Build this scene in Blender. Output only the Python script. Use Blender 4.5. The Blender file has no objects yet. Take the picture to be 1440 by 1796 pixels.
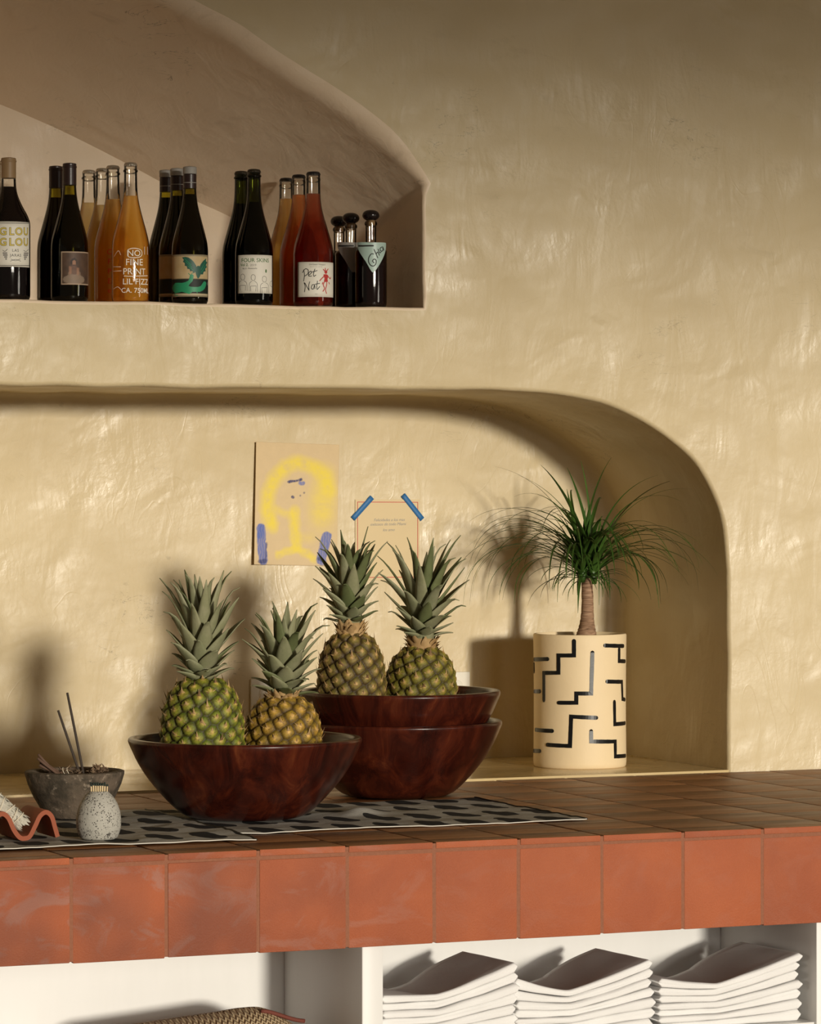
import bpy, bmesh, math, random
import numpy as np
from mathutils import Vector, Matrix, noise, geometry

random.seed(7)
SC = bpy.context.scene
COL = SC.collection
PI = math.pi

# ------------------------------------------------------------------ camera
FPX, TH = 6375.0, math.atan(2750 / 6375.0)          # focal length in pixels of 1440 x 1796, turn to the right of the wall normal
S_, C_ = math.sin(TH), math.cos(TH)
D0, CZ, HOR = 8.04, 1.5605, 850.0
CAM = Vector((-D0 * S_, -D0 * C_, CZ))
cd = bpy.data.cameras.new('camera')
cam = bpy.data.objects.new('camera', cd)
COL.objects.link(cam)
cam.location = CAM
cam.rotation_euler = (PI / 2, 0, -TH)
cd.sensor_fit = 'HORIZONTAL'
cd.sensor_width = 36.0
cd.lens = FPX / 1440 * 36.0
cd.shift_y = -(898 - HOR) / 1440.0
cd.clip_end = 100
SC.camera = cam

# ------------------------------------------------------------------ light
SC.view_settings.view_transform = 'Standard'
SC.view_settings.look = 'None'
SC.view_settings.gamma = 1.0
SC.view_settings.use_curve_mapping = False
SC.view_settings.exposure = 0.0
w = bpy.data.worlds.new('world')
SC.world = w
w.use_nodes = True
w.node_tree.nodes['Background'].inputs[0].default_value = (1.0, 0.85, 0.66, 1)
w.node_tree.nodes['Background'].inputs[1].default_value = 0.095
SUN_AZ, SUN_EL = math.radians(6.0), math.radians(4.7)
ld = bpy.data.lights.new('low_sun', 'SUN')
ld.energy = 2.65
ld.angle = math.radians(4.8)
ld.color = (1.0, 0.925, 0.79)
sun = bpy.data.objects.new('low_sun', ld)
COL.objects.link(sun)
sun.rotation_euler = Vector((-math.sin(SUN_AZ) * math.cos(SUN_EL), math.cos(SUN_AZ) * math.cos(SUN_EL), -math.sin(SUN_EL))).to_track_quat('-Z', 'Y').to_euler()
la = bpy.data.lights.new('sky_glow', 'AREA')
la.shape = 'RECTANGLE'
la.size, la.size_y = 6.0, 2.2
la.energy = 560
la.color = (1.0, 0.94, 0.84)
win = bpy.data.objects.new('sky_glow', la)
COL.objects.link(win)
win.location = (0.8, -22.0, 3.7)
win.rotation_euler = (PI / 2, 0, 0)      # faces +Y, into the room


ls = bpy.data.lights.new('side_fill', 'AREA')  # fill lamp added at the right to weaken the cast shadows
ls.shape = 'RECTANGLE'
ls.size, ls.size_y = 1.0, 1.5
ls.energy = 28
ls.color = (1.0, 0.93, 0.82)
sw = bpy.data.objects.new('side_fill', ls)
COL.objects.link(sw)
sw.location = (4.6, -6.6, 1.7)
sw.rotation_euler = (Vector((-.5, -.3, 1.2)) - Vector(sw.location)).to_track_quat('-Z', 'Z').to_euler()


# ------------------------------------------------------------------ helpers
def ray(px, py):
    u = (px - 720) / FPX
    return Vector((S_ + u * C_, C_ - u * S_, (HOR - py) / FPX))


def at_y(px, py, Y):
    r = ray(px, py)
    return CAM + r * ((Y - CAM.y) / r.y)


def at_z(px, py, Z):
    r = ray(px, py)
    return CAM + r * ((Z - CAM.z) / r.z)


def depth(p):
    return (Vector(p) - CAM).dot(Vector((S_, C_, 0)))


def mpp(p):                                  # metres per pixel at a point
    return depth(p) / FPX


def lin(h):
    h = h.lstrip('#')
    c = [int(h[i:i + 2], 16) / 255 for i in (0, 2, 4)]
    return tuple((x / 12.92 if x <= 0.04045 else ((x + 0.055) / 1.055) ** 2.4) for x in c)


def tag(o, label=None, cat=None, group=None, kind=None):
    if label: o['label'] = label
    if cat: o['category'] = cat
    if group: o['group'] = group
    if kind: o['kind'] = kind
    return o


def empty(name, loc=(0, 0, 0), rz=0.0):
    o = bpy.data.objects.new(name, None)
    o.empty_display_size = 0.02
    o.location = loc
    o.rotation_euler = (0, 0, rz)
    COL.objects.link(o)
    return o


def mobj(name, verts, faces, mat=None, parent=None, smooth=True, loc=None, cols=None):
    me = bpy.data.meshes.new(name)
    me.from_pydata([tuple(v) for v in verts], [], [tuple(f) for f in faces])
    if smooth:
        me.polygons.foreach_set('use_smooth', [True] * len(me.polygons))
    if cols is not None:
        a = me.color_attributes.new('Col', 'FLOAT_COLOR', 'POINT')
        cc = np.ones((len(verts), 4), np.float32)
        cc[:, :3] = np.asarray(cols, np.float32)[:, :3]
        a.data.foreach_set('color', cc.ravel())
    me.update()
    if mat: me.materials.append(mat)
    o = bpy.data.objects.new(name, me)
    COL.objects.link(o)
    if parent: o.parent = parent
    if loc is not None: o.location = loc
    return o


def fix_normals(o):
    bm = bmesh.new(); bm.from_mesh(o.data)
    bmesh.ops.recalc_face_normals(bm, faces=bm.faces)
    bm.to_mesh(o.data); bm.free()
    return o


def sharp(o, deg=35):
    o.data.set_sharp_from_angle(angle=math.radians(deg))
    return o


class MB:
    """collects verts and faces of one mesh"""
    def __init__(s): s.v, s.f = [], []

    def add(s, v, f):
        b = len(s.v)
        s.v += [tuple(x) for x in v]
        s.f += [tuple(i + b for i in q) for q in f]
        return s

    def box(s, x0, x1, y0, y1, z0, z1):
        return s.add([(x0, y0, z0), (x1, y0, z0), (x1, y1, z0), (x0, y1, z0), (x0, y0, z1), (x1, y0, z1), (x1, y1, z1), (x0, y1, z1)],
                     [(0, 3, 2, 1), (4, 5, 6, 7), (0, 1, 5, 4), (1, 2, 6, 5), (2, 3, 7, 6), (3, 0, 4, 7)])

    def obj(s, name, mat=None, parent=None, smooth=True, loc=None): return mobj(name, s.v, s.f, mat, parent, smooth, loc)


def lathe(prof, n=48, wob=None):
    """surface of revolution of (r, z) points; r == 0 closes to a pole"""
    v, f, rings = [], [], []
    for r, z in prof:
        if r <= 1e-7:
            rings.append([len(v)]); v.append((0, 0, z))
        else:
            b = len(v)
            for i in range(n):
                a = 2 * PI * i / n
                rr = r * (wob(a, z) if wob else 1)
                v.append((rr * math.cos(a), rr * math.sin(a), z))
            rings.append(list(range(b, b + n)))
    for A, B in zip(rings, rings[1:]):
        if len(A) == 1 and len(B) == 1: continue
        for i in range(n):
            j = (i + 1) % n
            if len(A) == 1: f.append((A[0], B[j], B[i]))
            elif len(B) == 1: f.append((A[i], A[j], B[0]))
            else: f.append((A[i], A[j], B[j], B[i]))
    return v, f


def tube(pts, rads, n=8, cap=True):
    pts = [Vector(p) for p in pts]
    if not isinstance(rads, (list, tuple)): rads = [rads] * len(pts)
    v, f = [], []
    up = Vector((0.31, 0.17, 0.93))
    prev = None
    for i, p in enumerate(pts):
        t = (pts[min(i + 1, len(pts) - 1)] - pts[max(i - 1, 0)]).normalized()
        if prev is None:
            a = t.cross(up)
            if a.length < 1e-3: a = t.cross(Vector((1, 0, 0)))
        else:
            a = prev - t * prev.dot(t)
        a.normalize(); prev = a
        b = t.cross(a)
        for k in range(n):
            q = 2 * PI * k / n
            v.append(p + (a * math.cos(q) + b * math.sin(q)) * rads[i])
    for i in range(len(pts) - 1):
        for k in range(n):
            j = (k + 1) % n
            f.append((i * n + k, i * n + j, (i + 1) * n + j, (i + 1) * n + k))
    if cap:
        f.append(tuple(range(n - 1, -1, -1)))
        f.append(tuple(range((len(pts) - 1) * n, len(pts) * n)))
    return v, f


def ribbon(pts, wd, close=False, rnd=True):
    """flat stroke of width wd along 2D points; wd may be a list"""
    P = [Vector((p[0], p[1])) for p in pts]
    n = len(P)
    W = wd if isinstance(wd, (list, tuple)) else [wd] * n
    v, f = [], []
    for i in range(n):
        if close:
            d0, d1 = (P[i] - P[i - 1]), (P[(i + 1) % n] - P[i])
        else:
            d0 = P[i] - P[i - 1] if i > 0 else P[1] - P[0]
            d1 = P[i + 1] - P[i] if i < n - 1 else P[-1] - P[-2]
        d0 = d0.normalized(); d1 = d1.normalized()
        t = (d0 + d1)
        t = t.normalized() if t.length > 1e-4 else d1
        m = Vector((-t.y, t.x))
        k = max(0.5, m.dot(Vector((-d1.y, d1.x))))
        m = m * (W[i] / 2 / k)
        v += [P[i] + m, P[i] - m]
    for i in range(n - (0 if close else 1)):
        j = (i + 1) % n
        f.append((2 * i, 2 * i + 1, 2 * j + 1, 2 * j))
    if rnd and not close:
        for e, sg in ((0, -1), (n - 1, 1)):
            a, b = 2 * e, 2 * e + 1
            t = (P[1] - P[0]).normalized() * -1 if e == 0 else (P[-1] - P[-2]).normalized()
            base = len(v)
            r = W[e] / 2
            m = Vector((-t.y, t.x))
            for k in range(1, 4):
                q = PI * k / 4
                v.append(P[e] + m * math.cos(q) * r + t * math.sin(q) * r)
            ring = [a, base, base + 1, base + 2, b] if e else [b, base, base + 1, base + 2, a]
            f.append(tuple(ring) if e == 0 else tuple(ring))
    return [(p.x, p.y) for p in v], f


def smooth_pts(pts, n=6, close=False):
    """Catmull-Rom through the points"""
    P = [Vector(p) for p in pts]
    out = []
    m = len(P)
    rng = range(m if close else m - 1)
    for i in rng:
        g = lambda k: P[k % m] if close else P[max(0, min(m - 1, k))]
        p0, p1, p2, p3 = g(i - 1), g(i), g(i + 1), g(i + 2)
        for k in range(n):
            t = k / n
            out.append(0.5 * ((2 * p1) + (p2 - p0) * t + (2 * p0 - 5 * p1 + 4 * p2 - p3) * t * t + (3 * p1 - p0 - 3 * p2 + p3) * t ** 3))
    if not close: out.append(P[-1])
    return [tuple(p) for p in out]


def polyfill(pts):
    tri = geometry.tessellate_polygon([[Vector((p[0], p[1], 0)) for p in pts]])
    return list(pts), [tuple(t) for t in tri]


def text2d(s, size, shear=0.0, offset=0.0, space=1.0, align='CENTER', line=1.0):
    cu = bpy.data.curves.new('text', 'FONT')
    cu.body, cu.size, cu.shear, cu.offset = s, size, shear, offset
    cu.space_character, cu.align_x, cu.space_line = space, align, line
    cu.resolution_u = 3
    o = bpy.data.objects.new('text', cu)
    COL.objects.link(o)
    dg = bpy.context.evaluated_depsgraph_get()
    me = bpy.data.meshes.new_from_object(o.evaluated_get(dg))
    v = [(p.co.x, p.co.y) for p in me.vertices]
    f = [tuple(p.vertices) for p in me.polygons]
    bpy.data.objects.remove(o); bpy.data.curves.remove(cu); bpy.data.meshes.remove(me)
    return v, f


def move2(vf, dx=0, dy=0, rot=0, sx=1, sy=1):
    c, s = math.cos(rot), math.sin(rot)
    return [(x * sx * c - y * sy * s + dx, x * sx * s + y * sy * c + dy) for x, y in vf[0]], vf[1]


def cyl(R, z0=0.0, a0=0.0, lift=0.0):
    """maps flat (u, v) to a cylinder; angle 0 looks along -Y"""
    return lambda u, v: ((R + lift) * math.sin(a0 + u / R), -(R + lift) * math.cos(a0 + u / R), z0 + v)


def mapped(name, vf, fn, mat, parent, cols=None):
    return mobj(name, [fn(*p) for p in vf[0]], vf[1], mat, parent, smooth=False, cols=cols)


def patch(w_, h_, nx, ny, colfn):
    """flat printed sheet as a grid with colours; returns verts2d, faces, cols"""
    v, f, c = [], [], []
    for j in range(ny + 1):
        for i in range(nx + 1):
            v.append(((i / nx - .5) * w_, (j / ny) * h_))
            c.append(colfn(i / nx, j / ny))
    for j in range(ny):
        for i in range(nx):
            a = j * (nx + 1) + i
            f.append((a, a + 1, a + nx + 2, a + nx + 1))
    return v, f, c


def mixc(a, b, t):
    t = max(0.0, min(1.0, t))
    return tuple(x * (1 - t) + y * t for x, y in zip(a, b))


def sstep(a, b, x):
    t = max(0.0, min(1.0, (x - a) / (b - a)))
    return t * t * (3 - 2 * t)


# ------------------------------------------------------------------ materials
class Mat:
    def __init__(s, name):
        s.m = bpy.data.materials.new(name)
        s.m.use_nodes = True
        s.nt = s.m.node_tree
        s.b = s.nt.nodes['Principled BSDF']
        s.out = s.nt.nodes['Material Output']

    def n(s, t, **kw):
        nd = s.nt.nodes.new(t)
        for k, v in kw.items(): setattr(nd, k, v)
        return nd

    def ln(s, a, b): s.nt.links.new(a, b)

    def set(s, inp, val):
        if hasattr(val, 'is_linked') or hasattr(val, 'links'): s.ln(val, inp)
        else: inp.default_value = val

    def math(s, op, a, b=0.0, c=0.0):
        nd = s.n('ShaderNodeMath', operation=op)
        for i, x in enumerate((a, b, c)): s.set(nd.inputs[i], x)
        return nd.outputs[0]

    def mix(s, f, a, b):
        nd = s.n('ShaderNodeMix', data_type='RGBA')
        s.set(nd.inputs[0], f)
        s.set(nd.inputs[6], a if not isinstance(a, tuple) else (*a[:3], 1))
        s.set(nd.inputs[7], b if not isinstance(b, tuple) else (*b[:3], 1))
        return nd.outputs[2]

    def ramp(s, f, stops):
        nd = s.n('ShaderNodeValToRGB')
        s.ln(f, nd.inputs[0])
        e = nd.color_ramp.elements
        while len(e) < len(stops): e.new(0.5)
        for el, (p, c) in zip(e, stops):
            el.position = p
            el.color = (*c[:3], 1) if isinstance(c, tuple) else (c, c, c, 1)
        return nd.outputs[0]

    def noise(s, vec, scale, detail=4, rough=.55, dist=0.0):
        nd = s.n('ShaderNodeTexNoise')
        if vec is not None: s.ln(vec, nd.inputs['Vector'])
        nd.inputs['Scale'].default_value = scale
        nd.inputs['Detail'].default_value = detail
        nd.inputs['Roughness'].default_value = rough
        nd.inputs['Distortion'].default_value = dist
        return nd.outputs[0]

    def mapping(s, vec, scale=(1, 1, 1), rot=(0, 0, 0), loc=(0, 0, 0)):
        nd = s.n('ShaderNodeMapping')
        s.ln(vec, nd.inputs[0])
        nd.inputs['Location'].default_value = loc
        nd.inputs['Rotation'].default_value = rot
        nd.inputs['Scale'].default_value = scale
        return nd.outputs[0]

    def coord(s, which='Object'): return s.n('ShaderNodeTexCoord').outputs[which]

    def pos(s): return s.n('ShaderNodeNewGeometry').outputs['Position']

    def rnd(s): return s.n('ShaderNodeObjectInfo').outputs['Random']

    def bump(s, h, strength=.3, dist=.01, prev=None):
        nd = s.n('ShaderNodeBump')
        nd.inputs['Strength'].default_value = strength
        nd.inputs['Distance'].default_value = dist
        s.ln(h, nd.inputs['Height'])
        if prev is not None: s.ln(prev, nd.inputs['Normal'])
        return nd.outputs[0]

    def base(s, col, rough=.5, spec=None, **kw):
        s.set(s.b.inputs['Base Color'], (*col[:3], 1) if isinstance(col, tuple) else col)
        s.set(s.b.inputs['Roughness'], rough)
        if spec is not None: s.set(s.b.inputs['Specular IOR Level'], spec)
        for k, v in kw.items(): s.set(s.b.inputs[k], v)
        return s

    def normal(s, nrm): s.ln(nrm, s.b.inputs['Normal']); return s

    def attr(s, name='Col'):
        return s.n('ShaderNodeAttribute', attribute_name=name).outputs['Color']


def simple(name, col, rough=.5, spec=None, **kw):
    return Mat(name).base(col, rough, spec, **kw).m


def plaster(name, c1, c2, stain, gloss=.42, bumpk=1.0):
    m = Mat(name)
    p = m.pos()
    warp = m.mapping(p, (1.0, 1.0, 2.1), (0, .55, 0))
    big = m.noise(p, 1.7, 5, .6)
    mid = m.noise(warp, 5.5, 8, .62, 1.2)
    col = m.mix(m.ramp(big, [(.32, 0.0), (.68, 1.0)]), c1, c2)
    col = m.mix(m.ramp(mid, [(.60, 0.0), (.82, .55)]), col, stain)
    sp = m.noise(p, 17, 6, .7)
    col = m.mix(m.ramp(sp, [(.67, 0.0), (.78, .55)]), col, mixc(stain, (0.1, .08, .05), .5))
    scr = m.noise(m.mapping(p, (3.0, 3.0, 9.0), (0, -.75, 0)), 2.4, 4, .6, 1.4)
    crk = m.math('SUBTRACT', 1.0, m.math('MINIMUM', m.math('MULTIPLY', m.math('ABSOLUTE', m.math('SUBTRACT', scr, .5)), 150), 1.0))
    crk = m.math('MULTIPLY', crk, m.ramp(m.noise(p, 3.7, 4, .6), [(.57, 0.0), (.66, .75)]))
    col = m.mix(crk, col, mixc(stain, (.08, .06, .035), .65))
    strokes = m.noise(m.mapping(p, (2.6, 2.6, 3.2), (0, -.8, 0)), 2.0, 2, .45, .8)
    strokes2 = m.noise(m.mapping(p, (5.5, 5.5, 1.9), (0, -.45, 0)), 2.4, 3, .5, .7)
    seam = m.noise(m.mapping(p, (3.0, 3.0, 1.3), (0, .35, 0)), 2.2, 2, .5, 1.6)
    rid = m.math('ABSOLUTE', m.math('SUBTRACT', seam, .5))
    rid = m.math('SUBTRACT', 1.0, m.math('MINIMUM', m.math('MULTIPLY', rid, 60), 1.0))
    rid = m.math('MULTIPLY', rid, m.ramp(m.noise(p, 2.4, 3), [(.50, 0.0), (.62, 1.0)]))
    fine = m.noise(p, 70, 4, .6)
    h = m.math('ADD', m.math('MULTIPLY', strokes, 1.0), m.math('MULTIPLY', strokes2, .40))
    h = m.math('ADD', h, m.math('MULTIPLY', rid, .030))
    h = m.math('ADD', h, m.math('MULTIPLY', fine, .075))
    nrm = m.bump(h, .42 * bumpk, .022)
    m.base(col, m.ramp(m.noise(warp, 4, 6, .6), [(.35, max(.08, gloss - .12)), (.65, gloss + .16)]), .45)
    m.normal(nrm)
    return m.m


M = {}
M['plaster'] = plaster('cream_plaster', (.645, .525, .315), (.58, .465, .275), (.46, .355, .20))
M['bounce_plaster'] = plaster('bounce_lightened_plaster', (.84, .675, .49), (.76, .61, .44), (.46, .34, .215), gloss=.5, bumpk=1.1)  # stained niche plaster, base lightened to stand in for bounced light
M['ledge'] = plaster('polished_plaster', (.64, .49, .25), (.58, .44, .22), (.46, .34, .17), gloss=.16, bumpk=.10)


def white_paint():
    m = Mat('white_painted_wood')
    n = m.noise(m.mapping(m.pos(), (9, 9, 1.2)), 3, 5)
    m.base(m.mix(n, (.82, .81, .79), (.77, .76, .735)), .45)
    m.normal(m.bump(n, .12, .004))
    return m.m


M['white'] = white_paint()


def terracotta(name, top=False):
    m = Mat(name)
    p, r = m.pos(), m.rnd()
    a, b = ((.44, .114, .042), (.365, .092, .036)) if not top else ((.33, .13, .042), (.29, .112, .036))
    col = m.mix(r, a, b)
    n1 = m.noise(p, 9, 7, .6, .5)
    col = m.mix(m.ramp(n1, [(.35, 0.0), (.7, .7)]), col, (.47, .128, .047) if not top else (.38, .165, .06))
    sep = m.n('ShaderNodeSeparateXYZ'); m.ln(p, sep.inputs[0])
    if not top:
        # pale lime bloom on the worn tiles, densest on the first four
        off = m.n('ShaderNodeVectorMath', operation='ADD')
        cmb = m.n('ShaderNodeCombineXYZ'); m.ln(m.math('MULTIPLY', r, 7.0), cmb.inputs[2]); m.ln(m.math('MULTIPLY', r, 3.0), cmb.inputs[0])
        m.ln(p, off.inputs[0]); m.ln(cmb.outputs[0], off.inputs[1])
        n2 = m.noise(m.mapping(off.outputs[0], (1.0, 1, 1.7), (0, .5, 0)), 7.5, 8, .62, 1.3)
        mask = m.ramp(n2, [(.50, 0.0), (.60, 1.0)])
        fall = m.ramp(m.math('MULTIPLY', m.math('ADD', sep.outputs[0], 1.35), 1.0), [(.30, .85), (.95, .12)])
        col = m.mix(m.math('MULTIPLY', mask, fall), col, (.42, .185, .130))
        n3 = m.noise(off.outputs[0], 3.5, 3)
        col = m.mix(m.math('MULTIPLY', m.ramp(n3, [(.38, 0.0), (.60, .85)]), fall), col, (.155, .052, .034))  # dark patches, deepened at the left to paint in the light's falloff
        rough = .62
    else:
        st = m.noise(m.mapping(p, (1.3, 14, 1)), 5, 6, .6, .4)
        col = m.mix(m.ramp(st, [(.35, 0.0), (.7, .65)]), col, (.18, .078, .028))
        rough = m.ramp(st, [(.3, .34), (.7, .55)])
    g = m.noise(p, 330, 4, .7)
    m.base(col, rough, .4)
    m.normal(m.bump(m.math('ADD', m.math('MULTIPLY', g, 1.0), m.math('MULTIPLY', n1, .6)), .5, .003))
    return m.m


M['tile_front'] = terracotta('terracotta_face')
M['tile_top'] = terracotta('terracotta_top', True)
M['grout'] = Mat('brown_grout').base((.27, .125, .07), .9).m
_m = Mat('brown_grout_2'); _n = _m.noise(_m.pos(), 150, 4); _m.base(_m.mix(_n, (.235, .088, .046), (.34, .135, .075)), .9); _m.normal(_m.bump(_n, .5, .003)); M['grout'] = _m.m


def bowl_wood():
    m = Mat('mahogany_lacquer')
    c = m.coord('Object')
    r = m.rnd()
    off = m.n('ShaderNodeVectorMath', operation='ADD'); cmb = m.n('ShaderNodeCombineXYZ')
    m.ln(m.math('MULTIPLY', r, 5.0), cmb.inputs[0]); m.ln(c, off.inputs[0]); m.ln(cmb.outputs[0], off.inputs[1])
    g = m.noise(m.mapping(off.outputs[0], (9, 9, 1.0)), 2.2, 7, .65, .8)
    f = m.noise(m.mapping(off.outputs[0], (60, 60, 4)), 2.0, 4, .6)
    col = m.ramp(g, [(.30, (.008, .0016, .0012)), (.46, (.036, .0058, .0028)), (.60, (.085, .015, .0055)), (.76, (.19, .050, .016))])
    col = m.mix(m.math('MULTIPLY', f, .5), col, (.04, .008, .005))
    m.base(col, .27, .38)
    m.normal(m.bump(f, .06, .002))
    return m.m


M['bowl'] = bowl_wood()


def stone_bowl():
    m = Mat('weathered_stone')
    c = m.coord('Object')
    n1, n2, n3 = m.noise(c, 22, 8, .65), m.noise(c, 70, 5, .6), m.noise(c, 9, 4)
    col = m.mix(m.ramp(n3, [(.35, 0.0), (.65, 1.0)]), (.085, .064, .042), (.165, .118, .082))
    col = m.mix(m.ramp(n1, [(.46, 0.0), (.60, .85)]), col, (.035, .027, .016))
    col = m.mix(m.ramp(n2, [(.60, 0.0), (.70, .75)]), col, (.34, .27, .20))
    m.base(col, .85)
    m.normal(m.bump(m.math('ADD', n1, m.math('MULTIPLY', n2, .5)), .7, .006))
    return m.m


M['stone'] = stone_bowl()


def speckled():
    m = Mat('speckled_stoneware')
    c = m.coord('Object')
    v = m.n('ShaderNodeTexVoronoi'); m.ln(m.mapping(c, (1, 1, .8)), v.inputs['Vector']); v.inputs['Scale'].default_value = 330
    n = m.noise(c, 130, 3, .6)
    n2 = m.noise(c, 400, 2)
    col = m.mix(n2, (.50, .475, .41), (.38, .36, .315))
    sp = m.math('MULTIPLY', m.math('LESS_THAN', v.outputs['Distance'], .33), m.math('GREATER_THAN', n, .47))
    col = m.mix(sp, col, (.035, .03, .025))
    n4 = m.noise(c, 75, 5, .7)
    col = m.mix(m.ramp(n4, [(.60, 0.0), (.64, .9)]), col, (.05, .042, .035))
    m.base(col, .75)
    m.normal(m.bump(m.math('SUBTRACT', m.noise(c, 180, 4), sp), .4, .002))
    return m.m


M['speckled'] = speckled()


def linen_print():
    m = Mat('drop_print_linen')
    c = m.coord('Object')
    wob = m.noise(c, 38, 3)
    sep = m.n('ShaderNodeSeparateXYZ'); m.ln(c, sep.inputs[0])
    x = m.math('ADD', sep.outputs[0], m.math('MULTIPLY', m.math('SUBTRACT', wob, .5), .010))
    y = m.math('ADD', sep.outputs[1], m.math('MULTIPLY', m.math('SUBTRACT', m.noise(c, 30, 2), .5), .016))
    A, B = .086, .150
    row = m.math('FLOOR', m.math('DIVIDE', y, B))
    xs = m.math('ADD', m.math('DIVIDE', x, A), m.math('MULTIPLY', m.math('MODULO', m.math('ABSOLUTE', row), 2.0), .5))
    fx = m.math('SUBTRACT', m.math('FRACT', xs), .5)
    fy = m.math('SUBTRACT', m.math('FRACT', m.math('DIVIDE', y, B)), .5)
    # a drop: long along y, wider at one end, leaning
    px = m.math('MULTIPLY', m.math('ADD', fx, m.math('MULTIPLY', fy, .22)), A)
    py = m.math('MULTIPLY', fy, B)
    wx = m.math('MULTIPLY_ADD', py, -.14, .0255)
    d = m.math('ADD', m.math('POWER', m.math('DIVIDE', m.math('ABSOLUTE', px), wx), 2.2), m.math('POWER', m.math('DIVIDE', m.math('ABSOLUTE', py), .056), 2.2))
    drop = m.ramp(d, [(.93, 1.0), (1.0, 0.0)])
    wv = m.noise(c, 420, 3, .7)
    ink = m.mix(wv, (.022, .021, .022), (.04, .038, .037))
    lin_ = m.mix(m.ramp(wv, [(.3, 0.0), (.7, 1.0)]), (.34, .325, .295), (.50, .48, .435))
    col = m.mix(drop, lin_, ink)
    m.base(col, .95, .15)
    m.normal(m.bump(wv, .35, .002))
    return m.m


M['linen'] = linen_print()
M['selvedge'] = simple('pale_thread', (.72, .68, .60), .9)


def pineapple_skin():
    m = Mat('pineapple_rind')
    c = m.coord('Object')
    a = m.attr()
    n = m.noise(c, 160, 5, .65)
    col = m.mix(m.ramp(n, [(.46, 0.0), (.70, .75)]), a, mixc((.05, .03, .012), (.1, .06, .02), .5))
    m.base(col, .55, .4)
    m.normal(m.bump(n, .5, .003))
    return m.m


M['rind'] = pineapple_skin()


def leafmat(name, c1, c2, c3, rough=.5):
    m = Mat(name)
    r = m.rnd()
    c = m.coord('Object')
    n = m.noise(c, 28, 5, .6)
    fib = m.noise(m.mapping(c, (90, 90, 6)), 3, 3)
    col = m.mix(r, c1, c2)
    col = m.mix(m.ramp(n, [(.45, 0.0), (.72, .6)]), col, c3)
    col = m.mix(m.math('MULTIPLY', fib, .35), col, mixc(c1, (0, 0, 0), .6))
    m.base(col, rough, .35)
    m.normal(m.bump(fib, .2, .002))
    return m.m


M['crown_leaf'] = leafmat('pineapple_leaf', (.225, .235, .125), (.29, .285, .155), (.37, .345, .22))
M['crown_leaf_tip'] = leafmat('pineapple_leaf_dark', (.13, .155, .06), (.17, .19, .08), (.09, .09, .04))
M['dry_bract'] = leafmat('dry_scale', (.50, .32, .14), (.36, .21, .08), (.62, .44, .22), .7)
M['dry_dark'] = leafmat('dry_scale_dark', (.16, .09, .04), (.22, .12, .05), (.30, .18, .08), .7)
M['palm_leaf'] = leafmat('palm_blade', (.040, .095, .014), (.075, .150, .025), (.02, .055, .01), .4)


def trunkmat():
    m = Mat('palm_trunk')
    c = m.coord('Object')
    n = m.noise(m.mapping(c, (14, 14, 120)), 2, 5, .6, .6)
    m.base(m.ramp(n, [(.3, (.12, .06, .03)), (.55, (.36, .21, .12)), (.75, (.50, .33, .21))]), .8)
    m.normal(m.bump(n, .7, .004))
    return m.m


M['trunk'] = trunkmat()


def potmat():
    m = Mat('matte_cream_ceramic')
    n = m.noise(m.coord('Object'), 12, 5)
    m.base(m.mix(n, (.86, .68, .42), (.80, .63, .385)), .6)
    m.normal(m.bump(m.noise(m.coord('Object'), 45, 4), .12, .004))
    return m.m


M['pot'] = potmat()
M['black_glaze'] = simple('black_glaze', (.010, .010, .010), .25, .32)
M['soil'] = simple('dark_soil', (.05, .035, .022), .95)


def fabric():
    m = Mat('white_cotton')
    c = m.coord('Object')
    n = m.noise(c, 520, 2)
    n2 = m.noise(c, 14, 4)
    m.base(m.mix(n2, (.87, .86, .85), (.80, .79, .78)), .9, .2)
    m.normal(m.bump(m.math('ADD', m.math('MULTIPLY', n, .25), n2), .4, .004))
    return m.m


M['cotton'] = fabric()


def straw():
    m = Mat('woven_straw')
    c = m.coord('Object')
    s = m.n('ShaderNodeSeparateXYZ'); m.ln(c, s.inputs[0])
    K = 190.0
    zz = m.math('PINGPONG', m.math('MULTIPLY', s.outputs[0], K), 1.0)
    v = m.math('FRACT', m.math('ADD', m.math('MULTIPLY', s.outputs[2], K * .9), m.math('MULTIPLY', zz, .8)))
    h = m.math('PINGPONG', m.math('MULTIPLY', v, 2.0), 1.0)
    col = m.mix(h, (.40, .26, .12), (.88, .70, .44))
    m.base(col, .8)
    m.normal(m.bump(h, .8, .004))
    return m.m


M['straw'] = straw()
M['rope_red'] = simple('dull_red_trim', (.16, .04, .025), .8)


def glass_thin(name, tint, edge=.85, rough=0.0):
    m = Mat(name)
    m.nt.nodes.remove(m.b)
    tr = m.n('ShaderNodeBsdfTransparent'); tr.inputs[0].default_value = (*tint, 1)
    gl = m.n('ShaderNodeBsdfGlossy'); gl.inputs['Roughness'].default_value = .03; gl.inputs[0].default_value = (1, 1, 1, 1)
    lw = m.n('ShaderNodeLayerWeight'); lw.inputs[0].default_value = .25
    fr = m.n('ShaderNodeFresnel'); fr.inputs[0].default_value = 1.45
    mx = m.n('ShaderNodeMixShader')
    m.ln(fr.outputs[0], mx.inputs[0]); m.ln(tr.outputs[0], mx.inputs[1]); m.ln(gl.outputs[0], mx.inputs[2])
    m.ln(mx.outputs[0], m.out.inputs[0])
    return m.m


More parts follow.
